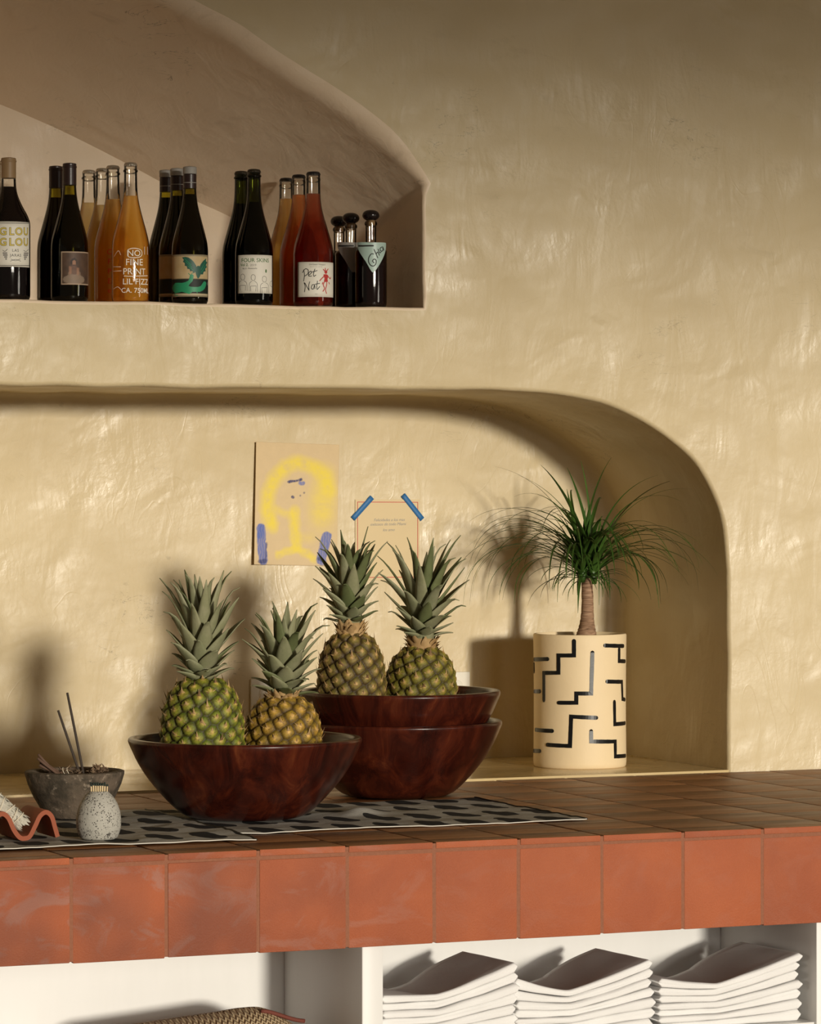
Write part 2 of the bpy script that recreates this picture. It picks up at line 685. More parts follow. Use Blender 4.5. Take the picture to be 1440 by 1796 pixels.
def liquid(name, col, dens, glow_col, glow_mix=.28):
    """clear coloured wine, with a diffuse glow painted in for focused sun; the colour deepens with the thickness of the liquid"""
    m = Mat(name)
    m.nt.nodes.remove(m.b)
    gb = m.n('ShaderNodeBsdfRefraction'); gb.inputs[0].default_value = (1, 1, 1, 1); gb.inputs['Roughness'].default_value = .02; gb.inputs['IOR'].default_value = 1.22
    tl = m.n('ShaderNodeBsdfTranslucent'); tl.inputs[0].default_value = (1, .85, .6, 1)
    df = m.n('ShaderNodeBsdfDiffuse'); df.inputs[0].default_value = (*glow_col, 1)  # diffuse share stands in for the glow of sun focused in the liquid
    tp = m.n('ShaderNodeBsdfTransparent'); tp.inputs[0].default_value = (1, 1, 1, 1)
    sh = tp.outputs[0]
    for k, x in ((.36, gb), (.14, tl), (glow_mix, df)):
        mx = m.n('ShaderNodeMixShader'); mx.inputs[0].default_value = k
        m.ln(sh, mx.inputs[1]); m.ln(x.outputs[0], mx.inputs[2]); sh = mx.outputs[0]
    m.ln(sh, m.out.inputs['Surface'])
    va = m.n('ShaderNodeVolumeAbsorption'); va.inputs[0].default_value = (*col, 1); va.inputs[1].default_value = dens
    m.ln(va.outputs[0], m.out.inputs['Volume'])
    return m.m


M['glass_clear'] = glass_thin('clear_glass', (.96, .95, .92))
M['glass_green'] = glass_thin('olive_glass', (.60, .56, .14))
M['glass_dark'] = glass_thin('dark_green_glass', (.22, .25, .07))
M['wine_dark'] = simple('dark_red_wine', (.004, .0015, .002), .08, .3)
M['wine_ruby'] = simple('ruby_wine', (.035, .004, .010), .1, .3)
M['wine_amber'] = liquid('amber_wine', (.99, .80, .12), 28, (1.0, .50, .05))
M['wine_gold'] = liquid('gold_wine', (.985, .80, .14), 20, (1.0, .64, .13))
M['wine_orange'] = liquid('orange_wine', (.96, .64, .08), 44, (.85, .18, .015))
M['wine_red'] = liquid('light_red_wine', (.86, .34, .10), 64, (.34, .02, .006), .14)
M['wine_brown'] = simple('dark_aperitif', (.010, .003, .003), .08, .3)
M['black'] = simple('black_cap', (.012, .010, .010), .35)
M['black_gloss'] = simple('black_stopper', (.012, .008, .008), .15)
M['capsule'] = simple('dark_capsule', (.030, .014, .012), .35)
M['cork'] = simple('tan_capsule', (.30, .19, .09), .5)
M['grey_cap'] = simple('grey_wax', (.33, .31, .28), .6)
M['silver'] = simple('crown_cap', (.55, .50, .42), .35, **{'Metallic': .8})
M['dark_metal'] = simple('dark_crown_cap', (.06, .05, .035), .35, **{'Metallic': .6})
M['paper'] = simple('label_paper', (.78, .74, .64), .55)
M['ink'] = simple('black_ink', (.02, .018, .015), .6)
M['ink_green'] = simple('green_ink', (.10, .20, .07), .6)
M['ink_yellow'] = simple('yellow_ink', (.72, .56, .10), .6)
M['ink_red'] = simple('red_ink', (.50, .035, .03), .6)
M['ink_white'] = simple('white_screen_print', (.85, .80, .70), .6)
M['ink_grey'] = simple('grey_ink', (.30, .28, .25), .6)
M['mint'] = simple('mint_label', (.42, .56, .50), .4)
M['emerald'] = simple('emerald_ink', (.02, .27, .12), .5)
M['bird'] = simple('bird_green_ink', (.015, .09, .06), .5)
_m = Mat('printed_colour'); _m.base(_m.attr(), .6); M['print'] = _m.m
_m = Mat('painted_paper'); _a = _m.attr(); _pn = _m.noise(_m.coord('Object'), 300, 3); _m.base(_m.mix(_m.math('MULTIPLY', _pn, .12), _a, (.45, .33, .2)), .8); _m.normal(_m.bump(_pn, .15, .001)); M['art'] = _m.m
M['note'] = simple('note_paper', (.69, .55, .325), .8)
M['tape'] = simple('blue_tape', (.035, .16, .38), .55)
M['plate'] = simple('white_plastic', (.78, .74, .64), .4)
M['incense'] = simple('incense_stick', (.055, .040, .030), .9)
M['twig'] = simple('brown_twig', (.12, .065, .04), .8)
M['string'] = simple('cotton_string', (.70, .62, .48), .8)
M['petal'] = leafmat('dried_petal', (.26, .17, .10), (.40, .28, .18), (.13, .08, .05), .9)
M['sage'] = leafmat('white_sage', (.58, .54, .45), (.66, .62, .52), (.44, .41, .33), .9)
M['clay'] = Mat('red_clay').base((.30, .068, .022), .7).m
M['match_wood'] = simple('match_wood', (.72, .55, .30), .7)
M['match_head'] = simple('match_head', (.015, .03, .022), .6)
_m = Mat('old_boards'); _n = _m.noise(_m.mapping(_m.pos(), (12, .8, 1)), 2, 5); _m.base(_m.mix(_n, (.50, .40, .28), (.60, .49, .36)), .55); M['floor'] = _m.m
M['joint'] = simple('dark_joint_shade', (.022, .011, .006), .95)  # dark colour stands in for the shade deep in the joints
M['ceiling'] = simple('ceiling_paint', (.55, .50, .42), .9)

# ------------------------------------------------------------------ setting: wall with its two niches
CT = 0.90                                    # counter top height
NF = 0.905                                   # niche floor height
ND = 0.555                                   # lower niche depth
UD = 0.45                                    # upper niche depth
SHZ = at_y(400, 532.5, 0).z                  # bottle shelf height


def wob(p, k=.0035, sc=9.0):
    return Vector((p[0] + k * noise.noise(Vector((p[0] * sc, p[1] * sc, 1.3))), p[1] + k * noise.noise(Vector((p[0] * sc, p[1] * sc, 7.7)))))


def resample(pts, step):
    P = [Vector(p) for p in pts]
    out = [P[0]]
    for a, b in zip(P, P[1:]):
        n = max(1, int(round((b - a).length / step)))
        out += [a.lerp(b, i / n) for i in range(1, n + 1)]
    return out


def norm_out(P, closed, sgn=1):
    N = []
    n = len(P)
    for i in range(n):
        a = P[(i - 1) % n] if (closed or i > 0) else P[i]
        b = P[(i + 1) % n] if (closed or i < n - 1) else P[i]
        t = (b - a).normalized()
        N.append(Vector((t.y, -t.x)) * sgn)
    return N


def px_xz(px, py, Y): p = at_y(px, py, Y); return (p.x, p.z)


# lower niche: open contour up the left, over the top, round the right corner and down
low_r = [px_xz(x, y, 0) for x, y in ((700, 683.5), (870, 684), (950, 689), (1040, 703), (1110, 728), (1170, 766), (1220, 812), (1253, 868), (1271, 930), (1278, 1000))]
low_r = smooth_pts(low_r, 5)
xr, xl = low_r[-1][0], -1.95
ztop = low_r[0][1]
low = [(xl, .88), (xl, 1.45)] + [(xl + .3 * (1 - math.cos(a)), 1.45 + (ztop - 1.45) * math.sin(a)) for a in [PI / 2 * i / 10 for i in range(1, 11)]] + low_r + [(xr, 1.15), (xr, .88)]
low = [wob(p, .003) for p in resample(low, .02)]
lowN = norm_out(low, False, -1)
# upper niche: closed contour; floor, right jamb, arch, left side out of frame
arch = [(743, 324), (737, 316), (697, 276), (633, 226), (570, 182), (507, 142), (438, 97), (401, 71), (338, 38), (290, 12), (200, -32), (100, -68), (0, -92), (-120, -104)]
fr = [px_xz(x, y, 0) for x, y in arch]
cx0 = fr[-1][0]
fr = [fr[0]] + smooth_pts(fr[1:], 4)
bk_px = [(599, 490), (590, 483), (540, 456), (480, 424), (440, 400), (395, 376), (330, 346), (245, 299), (130, 240), (60, 208), (0, 183), (-90, 146), (-190, 117), (-262, 106)]
bk = [px_xz(x, y, UD) for x, y in bk_px]
bk = [bk[0]] + smooth_pts(bk[1:], 4)
fx = fr[0][0]


def mirror_half(h, c): return [(2 * c - x, z) for x, z in reversed(h[:-1])]


def jamb(x, z0, z1, n=12): return [(x, z0 + (z1 - z0) * i / n) for i in range(n)]


def full(h, c):
    xr_, zr = h[0]
    right = jamb(xr_, SHZ, zr)
    left = [(2 * c - x, z) for x, z in reversed(right)]
    flo = [(2 * c - xr_ + (2 * (xr_ - c)) * i / 60, SHZ) for i in range(1, 60)]
    return right + h + mirror_half(h, c) + left + flo


upF = [Vector(p) for p in full(fr, cx0)]
upB = [Vector(p) for p in full(bk, bk[-1][0])]
assert len(upF) == len(upB)
upFw = [wob(p, .004, 11) for p in upF]
upN = norm_out(upF, True, 1)
nj, na = 12, len(fr)


def up_r(i):                                  # edge rounding: soft on the arch, tighter on jamb and ledge
    if nj <= i < nj + 2 * na - 2: return .018 + .026 * sstep(0, 8, min(i - nj, nj + 2 * na - 2 - i))
    return .007


bm = bmesh.new()


def ring3(P2, Y): return [bm.verts.new((p[0], Y if not callable(Y) else Y(k), p[1])) for k, p in enumerate(P2)]


def bridge(A, B, closed):
    n = len(A)
    for i in range(n if closed else n - 1):
        j = (i + 1) % n
        bm.faces.new((A[i], A[j], B[j], B[i]))


# --- lower niche sections
R0, RB = .010, .035
secs = []
for k in range(5):
    a = PI / 2 * k / 4
    secs.append((R0 * (1 - math.sin(a)), R0 * (1 - math.cos(a))))
for yy in (.1, .2, .3, .4, ND - RB): secs.append((0.0, yy))
for k in range(1, 6):
    a = PI / 2 * k / 5
    secs.append((-RB * (1 - math.cos(a)), ND - RB + RB * math.sin(a)))
rings = [ring3([p + n * o for p, n in zip(low, lowN)], y) for o, y in secs]
for A, B in zip(rings, rings[1:]): bridge(A, B, False)
low_front, low_back = rings[0], rings[-1]
bm.faces.new(low_back)
# --- upper niche sections
rings = []
for k in range(5):
    a = PI / 2 * k / 4
    rings.append([bm.verts.new((p.x + n.x * up_r(i) * (1 - math.sin(a)), up_r(i) * (1 - math.cos(a)), p.y + n.y * up_r(i) * (1 - math.sin(a)))) for i, (p, n) in enumerate(zip(upFw, upN))])
for k in range(1, 9):
    t = k / 8
    ring = []
    for i, (p, q) in enumerate(zip(upFw, upB)):
        y0 = up_r(i)
        s = p.lerp(q, t)
        bow = .012 * math.sin(PI * t) if nj <= i < nj + 2 * na - 2 else 0.0
        ring.append(bm.verts.new((s.x, y0 + (UD - y0) * t, s.y + bow)))
    rings.append(ring)
n_before = len(bm.faces)
for A, B in zip(rings, rings[1:]): bridge(A, B, True)
up_front = rings[0]
bm.faces.new(rings[-1])
bm.faces.ensure_lookup_table()
niche_ids = {id_ for id_ in range(n_before, len(bm.faces))}
for id_ in niche_ids: bm.faces[id_].material_index = 1
# --- front face with both openings
X0, X1, Z0, Z1 = -2.6, 2.2, 0.0, 3.45
c = [bm.verts.new((x, 0, z)) for x, z in ((X0, Z0), (X1, Z0), (X1, Z1), (X0, Z1))]
E_ = [bm.edges.new((c[i], c[(i + 1) % 4])) for i in range(4)]


def edge(a, b): return bm.edges.get((a, b)) or bm.edges.new((a, b))


for loop, closed in ((low_front, False), (up_front, True)):
    E_ += [edge(a, b) for a, b in zip(loop, loop[1:])]
    E_.append(edge(loop[-1], loop[0]))
bmesh.ops.triangle_fill(bm, use_beauty=True, use_dissolve=False, edges=E_, normal=(0, -1, 0))
bmesh.ops.recalc_face_normals(bm, faces=bm.faces)
me = bpy.data.meshes.new('wall_back')
bm.to_mesh(me); bm.free()
me.polygons.foreach_set('use_smooth', [True] * len(me.polygons))
me.materials.append(M['plaster'])
me.materials.append(M['bounce_plaster'])
wall = bpy.data.objects.new('wall_back', me)
COL.objects.link(wall)
tag(wall, 'cream hand-trowelled plaster wall with an arched bottle niche and a rounded niche', kind='structure')
sharp(wall, 50)
# polished ledge in the lower niche
b = MB(); b.box(xl + .005, xr - .001, -.003, ND - .001, .84, NF)
tag(b.obj('trim_1', M['ledge'], smooth=False), 'glossy yellowish plaster ledge along the floor of the lower niche', kind='structure')
b = MB(); b.box(-6, 6, -13.2, .0, -.05, 0.0)
tag(b.obj('floor', M['floor'], smooth=False), 'wooden floor of the room', kind='structure')
LY = -13.0
LZ = 2.10 + math.tan(SUN_EL) * -LY  # unseen ceiling, its far edge placed to keep sun off the upper wall
b = MB(); b.box(-6, 6, LY, .0, LZ, LZ + .15)
tag(b.obj('ceiling', M['ceiling'], smooth=False), 'plain unseen ceiling above the bar, its far edge shading the upper wall', kind='structure')

# ------------------------------------------------------------------ counter
CF = -1.235                                  # front plane of the counter
joints = [at_y(x, 1600, CF).x for x in (125, 292, 453, 609, 762, 910, 1056, 1198, 1337.5)]
pit = (joints[-1] - joints[0]) / 8
joints = [joints[0] - pit * k for k in (2, 1)] + joints + [joints[-1] + pit * k for k in range(1, 6)]
FZ = at_y(720, 1657, CF).z                   # lower edge of the face tiles
TT = .0125                                   # top tile thickness
GR = .0060                                   # joint width
counter = empty('tiled_counter', ((joints[0] + joints[-1]) / 2, CF, 0))
tag(counter, 'long built-in counter clad in square terracotta tiles, front edge to the wall', 'counter')
ox, oy = counter.location.x, CF


def tile_mesh(name, sx, sy, sz, mat, bev=.0016, jit=.0004, seed=0):
    """a slightly uneven bevelled tile; origin at its min corner"""
    rn = random.Random(seed)
    bm = bmesh.new()
    bmesh.ops.create_cube(bm, size=1)
    for v in bm.verts:
        v.co = Vector(((v.co.x + .5) * sx, (v.co.y + .5) * sy, (v.co.z + .5) * sz)) + Vector([rn.uniform(-jit, jit) for _ in range(3)])
    bmesh.ops.bevel(bm, geom=list(bm.edges), offset=bev, segments=2, profile=.5, affect='EDGES')
    bmesh.ops.recalc_face_normals(bm, faces=bm.faces)
    me = bpy.data.meshes.new(name)
    bm.to_mesh(me); bm.free()
    me.polygons.foreach_set('use_smooth', [True] * len(me.polygons))
    me.materials.append(mat)
    me.set_sharp_from_angle(angle=math.radians(40))
    return me


def add_mesh(name, me, parent, loc, rot=(0, 0, 0)):
    o = bpy.data.objects.new(name, me)
    COL.objects.link(o)
    o.parent, o.location, o.rotation_euler = parent, loc, rot
    return o


b = MB()
b.box(joints[0] - ox, joints[-1] - ox, .0010, -CF - .004, FZ + .002, CT - .008)
b.obj('mortar_bed', M['grout'], counter, smooth=False)
b = MB(); b.box(joints[0] - ox, joints[-1] - ox, .0045, -CF - .004, CT - .0079, CT - .0045)
b.obj('dark_joint', M['joint'], counter, smooth=False)['label'] = 'joints of the top, coloured dark for the shade in them'
b = MB(); b.box(joints[0] - ox, joints[-1] - ox, .0010, .0044, CT - .0079, CT - .0022)
b.obj('edge_joint', M['grout'], counter, smooth=False)
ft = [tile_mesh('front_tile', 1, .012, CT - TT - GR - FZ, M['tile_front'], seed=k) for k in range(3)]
rr = random.Random(3)
for k in range(len(joints) - 1):
    wdt = joints[k + 1] - joints[k] - GR
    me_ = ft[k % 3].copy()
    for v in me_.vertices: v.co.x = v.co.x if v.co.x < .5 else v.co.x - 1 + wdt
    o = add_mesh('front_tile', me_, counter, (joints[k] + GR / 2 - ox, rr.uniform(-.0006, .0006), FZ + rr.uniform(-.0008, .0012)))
offs = {}
tm = {}
for k in range(len(joints) - 1):
    wdt = joints[k + 1] - joints[k] - GR * 1.05
    y, first = -.0006, True
    off = [.118, .056, .150, .082, .126, .09, .05, .087, .115, .07, .14][k % 11]
    while y < -CF - .003:
        L = min(off if first else pit - .003, -CF - .003 - y)
        first = False
        if L > .012:
            key = (round(L, 3), round(wdt, 4))
            if key not in tm: tm[key] = tile_mesh('top_tile', wdt, L - .0012, TT, M['tile_top'], seed=len(tm))
            if y < 0:
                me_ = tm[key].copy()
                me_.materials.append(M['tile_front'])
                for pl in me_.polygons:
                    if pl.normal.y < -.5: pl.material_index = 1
                tmk = me_
            else: tmk = tm[key]
            add_mesh('top_tile', tmk, counter, (joints[k] + GR * .525 - ox, y, CT - TT + rr.uniform(-.0003, .0002)))
        y += L

# ------------------------------------------------------------------ cabinet under the counter
CY0 = CF + .115                               # front edge of the uprights
CB = CY0 + .40
SHELF = .500


def px_at(px, Y, py=1700): return at_y(px, py, Y).x


cab = empty('open_cabinet', (px_at(653, CY0), CY0, 0))
tag(cab, 'white painted open cabinet with uprights and a shelf under the tiled counter', 'cabinet')
cxo = cab.location.x
u1a, u1b = px_at(635, CY0), px_at(672.5, CY0)
u2a = px_at(1432, CY0); u2b = u2a + (u1b - u1a)
lft = joints[0] + .05
b = MB(); b.box(lft - cxo, u2b + .7 - cxo, CB - CY0, CB - CY0 + .018, .02, FZ + .03); b.obj('back_panel', M['white'], cab, smooth=False)
for a_, c_ in ((u1a, u1b), (u2a, u2b), (lft - .01, lft + .035)):
    me_ = tile_mesh('upright', c_ - a_, CB - CY0 - .0005, FZ - .0, M['white'], bev=.003, jit=0)
    add_mesh('upright', me_, cab, (a_ - cxo, 0, 0))
for a_, c_ in ((lft + .035, u1a), (u1b, u2a), (u2b, u2b + .7)):
    b = MB(); b.box(a_ + .0003 - cxo, c_ - .0003 - cxo, .008, CB - CY0 - .0003, SHELF - .025, SHELF); b.obj('shelf', M['white'], cab, smooth=False)
b = MB(); b.box(lft - cxo, u2b + .7 - cxo, CB - CY0 + .018, -CY0 - .004, .0, FZ + .002)
b.obj('base_block', M['white'], cab, smooth=False)

# ------------------------------------------------------------------ tea towels
def cloth(name, label, x0, x1, y0, y1, zf, step=.006):
    """lies on the counter; origin at the centre of the cloth"""
    cx, cy = (x0 + x1) / 2, (y0 + y1) / 2
    root = empty(name, (cx, cy, CT))
    tag(root, label, 'tea towel', 'linen tea towels on the counter')
    nx, ny = int((x1 - x0) / step), int((y1 - y0) / step)
    v, f = [], []
    P = lambda i, j: (x0 + (x1 - x0) * i / nx + .002 * noise.noise(Vector((3, j * .25, x0))) * (i in (0, nx)),
                      y0 + (y1 - y0) * j / ny + (.0035 * noise.noise(Vector((i * .13, 5, y0))) if j in (0, ny) else 0))
    for j in range(ny + 1):
        for i in range(nx + 1):
            x, y = P(i, j)
            v.append((x - cx, y - cy, zf(x, y)))
    for j in range(ny):
        for i in range(nx):
            a = j * (nx + 1) + i
            f.append((a, a + 1, a + nx + 2, a + nx + 1))
    o = mobj('linen', v, f, M['linen'], root)
    s = o.modifiers.new('thick', 'SOLIDIFY'); s.thickness = .0011; s.offset = 1
    row = lambda idx, dz: [Vector(v[k]) + Vector((0, 0, dz)) for k in idx]
    mobj('selvedge', *tube(row(range(0, nx + 1), .0008), .0011, 6), M['selvedge'], root)['label'] = 'pale thread edge along the front'
    mobj('dark_hem', *tube(row(range(nx, len(v), nx + 1), .0012), .0022, 6), M['ink'], root)['label'] = 'black stitched hem'
    return root


BOWL1 = Vector((-.6386, -.655, CT)); BOWL2 = Vector((-.1545, -.285, CT))
RIDGE = at_z(632, 1431, CT)


def flat_under(x, y, h):
    k = 1.0
    for c_, r_ in ((BOWL1, .115), (at_z(131, 1436, CT), .07), (at_z(173, 1475, CT), .05), (at_z(50, 1470, CT), .10)):
        k = min(k, sstep(r_, r_ + .05, math.hypot(x - c_.x, y - c_.y)))
    return h * k


def z_right(x, y):
    h = .0022 + .0022 * noise.noise(Vector((x * 9, y * 15, 2))) + .0012 * noise.noise(Vector((x * 30, y * 40, 9)))
    d = ((x - RIDGE.x) / .042) ** 2 + ((y - RIDGE.y - .35 * (x - RIDGE.x)) / .035) ** 2
    return .0006 + max(0, flat_under(x, y, h)) + .013 * math.exp(-d) + .004 * math.exp(-((x - RIDGE.x + .09) / .05) ** 2 - ((y - RIDGE.y - .02) / .03) ** 2)


def z_left(x, y):
    h = .0028 + .0030 * noise.noise(Vector((x * 10, y * 16, 12))) + .0014 * noise.noise(Vector((x * 28, y * 40, 19)))
    lap = .0028 * sstep(-.90, -.84, x) * sstep(-1.02, -.96, y)
    return .0006 + max(0, flat_under(x, y, h)) * 1.0 + lap * 1.0


cloth('tea_towel', 'grey linen towel with black drops under the front pineapple bowl, its right end free', -.93, -.040, -.966, -.432, z_right)
cloth('tea_towel', 'crumpled grey linen towel with black drops under the egg-shaped match holder', -1.52, -.782, -1.094, -.47, lambda x, y: z_left(x, y) + .0016)

# ------------------------------------------------------------------ wooden bowls
k_ = 1 / 207.0


def bowl_mesh(R, H):
    out = [(0, .0), (85, .0), (98, 2), (112, 9), (130, 26), (152, 52), (172, 80), (188, 108), (199, 134), (204.5, 148), (205.5, 153)]
    T = .0165
    P = smooth_pts([(r * k_ * R, z / 158. * H) for r, z in out[2:]], 3)
    prof = [(0, 0), (84 * k_ * R, 0), (92 * k_ * R, .0006)] + [tuple(p) for p in P]
    r0 = P[-1][0]
    prof += [(r0 - .001, H - .002), (r0 - .003, H - .0003), (r0 - .006, H), (r0 - T + .003, H - .0002), (r0 - T, H - .002)]
    for r, z in reversed(P[:-2]):
        prof.append((max(.001, r - T * 1.02), max(.016, z + (.004 if z < .05 else 0) + (.010 if z < .03 else 0))))
    prof.append((0.04, .0165)); prof.append((0, .0160))
    return lathe(prof, 112)


BOWL3 = Vector((-.1505, -.285, .9665))
for loc, R, H, lab in ((BOWL1 + Vector((0, 0, .0035)), .233, .158, 'dark mahogany wooden bowl in front, holding two pineapples on the linen towel'),
                       (BOWL2 + Vector((0, 0, .0008)), .2255, .160, 'lower of the two nested mahogany bowls behind, standing on bare tiles'),
                       (BOWL3, .2185, .158, 'upper of the two nested mahogany bowls, holding the two rear pineapples')):
    o = mobj('wooden_bowl', *bowl_mesh(R, H), M['bowl'])
    o.location = loc
    o.rotation_euler = (0, 0, loc.x * 7)
    sharp(o, 60)
    tag(o, lab, 'bowl', 'dark wooden bowls')


# ------------------------------------------------------------------ pineapples
def leaf_mesh(L, W, e0, curl, hook=0.0, segs=9, cut=1.0, base_r=.006, twist=0.0, chan=.30, thick=True):
    """blade growing outwards along +X and up; e0 start elevation, curl total bend downwards (radians)"""
    x, z = base_r, 0.0
    pts = []
    for i in range(segs + 1):
        t = i / segs * cut
        e = e0 - curl * t ** 1.4 - hook * max(0, t - .72) / .28
        wd = W * (.74 + 1.25 * t if t < .22 else 1.015 * (1 - ((t - .22) / .78) ** 1.55)) 
        wd = max(wd, W * .03)
        pts.append((Vector((x, 0, z)), e, wd))
        ds = L * cut / segs
        x += math.cos(e) * ds; z += math.sin(e) * ds
    v, f = [], []
    for i, (p, e, wd) in enumerate(pts):
        nrm = Vector((-math.sin(e), 0, math.cos(e)))       # upper side
        tw = twist * i / segs
        side = Vector((0, math.cos(tw), 0)) + nrm * math.sin(tw)
        for k in (-1, -.5, 0, .5, 1):
            v.append(p + side * (k * wd / 2) + nrm * (chan * wd * (k * k) * .55))
    n = 5
    for i in range(segs):
        for k in range(n - 1):
            f.append((i * n + k, i * n + k + 1, (i + 1) * n + k + 1, (i + 1) * n + k))
    return v, f


def rot_z(v, a):
    c_, s_ = math.cos(a), math.sin(a)
    return [(p[0] * c_ - p[1] * s_, p[0] * s_ + p[1] * c_, p[2]) for p in v]


def pineapple(loc, R, H, neck, crown, pal, label, seed, lean=(0, 0)):
    rn = random.Random(seed)
    root = empty('pineapple', loc)
    root.rotation_euler = (lean[0], lean[1], 0)
    tag(root, label, 'pineapple', 'pineapples in the wooden bowls')
    p_ = 2.6
    # profile by arc length
    prof = []
    for i in range(241):
        s = i / 240
        zz = -math.cos(PI * s)
        rr_ = max(0.0, 1 - abs(zz) ** p_) ** (1 / p_)
        z = (zz + 1) / 2 * H
        rr_ *= R
        prof.append((rr_, z))
    prof = np.array(prof)
    d = np.hypot(np.diff(prof[:, 0]), np.diff(prof[:, 1]))
    arc = np.concatenate([[0], np.cumsum(d)])
    area = np.concatenate([[0], np.cumsum(d * (prof[1:, 0] + prof[:-1, 0]) * PI)])
    cell = .0268
    N = int(area[-1] / (cell ** 2 * .9))
    ea = np.interp((np.arange(N) + .5) / N * area[-1], area, arc)
    er, ez = np.interp(ea, arc, prof[:, 0]), np.interp(ea, arc, prof[:, 1])
    ep = np.arange(N) * PI * (3 - math.sqrt(5)) + seed
    EX = np.stack([er * np.cos(ep), er * np.sin(ep), ez], 1)
    nu, nv = 176, 128
    sa = np.linspace(0.004, arc[-1] - .004, nv)
    pr, pz = np.interp(sa, arc, prof[:, 0]), np.interp(sa, arc, prof[:, 1])
    A = np.linspace(0, 2 * PI, nu, endpoint=False)
    V = np.stack([np.outer(pr, np.cos(A)).ravel(), np.outer(pr, np.sin(A)).ravel(), np.repeat(pz, nu)], 1)
    tr = np.gradient(prof[:, 0], arc); tz = np.gradient(prof[:, 1], arc)
    nr, nz = np.interp(sa, arc, tz), np.interp(sa, arc, -tr)
    NRM = np.stack([np.outer(nr, np.cos(A)).ravel(), np.outer(nr, np.sin(A)).ravel(), np.repeat(nz, nu)], 1)
    D2 = ((V[:, None, :] - EX[None, :, :]) ** 2).sum(2)
    idx = np.argpartition(D2, 2, axis=1)[:, :2]
    dd = np.sqrt(np.take_along_axis(D2, idx, 1))
    o_ = np.argsort(dd, 1)
    dd = np.take_along_axis(dd, o_, 1); idx = np.take_along_axis(idx, o_, 1)
    f1, f2 = dd[:, 0], dd[:, 1]
    u = f1 / (cell * .62)
    gro = np.clip((f2 - f1) / (cell * .20), 0, 1)
    rel = V - EX[idx[:, 0]]
    low_ = np.clip(-rel[:, 2] / (cell * .5), -1, 1)        # +1 at the lower lip of an eye
    h = .0082 * gro ** .6 * (1 - .45 * np.clip(u, 0, 1) ** 2) + .0022 * np.clip(1 - u / .35, 0, 1) - .002
    V2 = V + NRM * h[:, None]
    rg = np.random.default_rng(seed)
    e_j = rg.uniform(0, 1, N)[idx[:, 0]]
    green, gold, edge_, star, groove = [np.array(lin(x)) for x in pal]
    body = gold[None] * (1 - e_j[:, None] * .6) + green[None] * (e_j[:, None] * .6)
    k = np.clip((u - .38) / .4, 0, 1)[:, None]
    col = body * (1 - k) + edge_[None] * k
    sidek = (np.clip(-low_, 0, 1) * .55)[:, None]
    col = col * (1 - sidek) + green[None] * sidek
    sk = np.clip(1 - (u - .12) / .22, 0, 1)[:, None]
    col = col * (1 - sk) + star[None] * sk
    gk = (1 - np.clip(gro * 1.25, 0, 1))[:, None]
    col = col * (1 - gk) + groove[None] * gk
    col *= rg.uniform(.85, 1.12, (len(V), 1))
    F = [(j * nu + i, j * nu + (i + 1) % nu, (j + 1) * nu + (i + 1) % nu, (j + 1) * nu + i) for j in range(nv - 1) for i in range(nu)]
    F += [tuple(range(nu - 1, -1, -1)), tuple((nv - 1) * nu + i for i in range(nu))]
    mobj('body', V2.tolist(), F, M['rind'], root, cols=np.clip(col * 1.35, 0, 1))
    # papery scale on every eye
    mb, md = MB(), MB()
    for i in range(N):
        if ez[i] < H * .25: continue
        a = ep[i] + rn.uniform(-.1, .1)
        n_ = Vector((np.interp(ea[i], arc, tz) * math.cos(a), np.interp(ea[i], arc, tz) * math.sin(a), np.interp(ea[i], arc, -tr)))
        up = Vector((0, 0, 1)); up = (up - n_ * up.dot(n_)).normalized()
        sd = n_.cross(up)
        c_ = Vector(EX[i]) + n_ * .0042 - up * .004
        L = rn.uniform(.008, .017); W = rn.uniform(.007, .014)
        if rn.random() < .3: L *= 1.35
        out = rn.uniform(.05, .75); sd = (sd + up * rn.uniform(-.35, .35)).normalized()
        tip = c_ + up * L + n_ * (.002 + L * out)
        mid = c_ + up * L * .45 + n_ * (.0022 + L * out * .30)
        b_ = c_ - up * .003
        vv = [b_ - n_ * .001, c_ - sd * W / 2 - up * .001 - n_ * .0006, mid + n_ * .001, c_ + sd * W / 2 - up * .001 - n_ * .0006, tip, mid - sd * W * .22 , mid + sd * W * .22,
              c_ - sd * W * .75 + up * .002 - n_ * .0012, c_ + sd * W * .75 + up * .002 - n_ * .0012]
        ff = [(0, 1, 2), (0, 2, 3), (1, 5, 2), (2, 6, 3), (5, 4, 2), (2, 4, 6), (1, 7, 5), (3, 6, 8)]
        (mb if rn.random() < .72 else md).add(vv, ff)
        for q in range(4):                                    # thin dry points around the scale
            an = rn.uniform(-1.5, 1.5); dr_ = up * math.cos(an) + sd * math.sin(an)
            c2 = c_ + dr_ * rn.uniform(.001, .005); l2 = rn.uniform(.006, .012); w2 = rn.uniform(.0012, .0026)
            s2_ = n_.cross(dr_)
            t2 = c2 + dr_ * l2 + n_ * l2 * rn.uniform(-.05, .35)
            (mb if rn.random() < .6 else md).add([c2 - s2_ * w2 + n_ * .0006, c2 + s2_ * w2 + n_ * .0006, t2, c2 + dr_ * l2 * .4 + n_ * .0022], [(0, 1, 3), (1, 2, 3), (2, 0, 3)])
    o = mb.obj('eye_scale', M['dry_bract'], root, smooth=False); tag(o, kind='stuff'); o['label'] = 'tan papery scales on the eyes'
    if md.v: o = md.obj('dark_eye_scale', M['dry_dark'], root, smooth=False); tag(o, kind='stuff'); o['label'] = 'dark dried scales on the eyes'
    # neck of dry leaf bases
    topz = H - .006
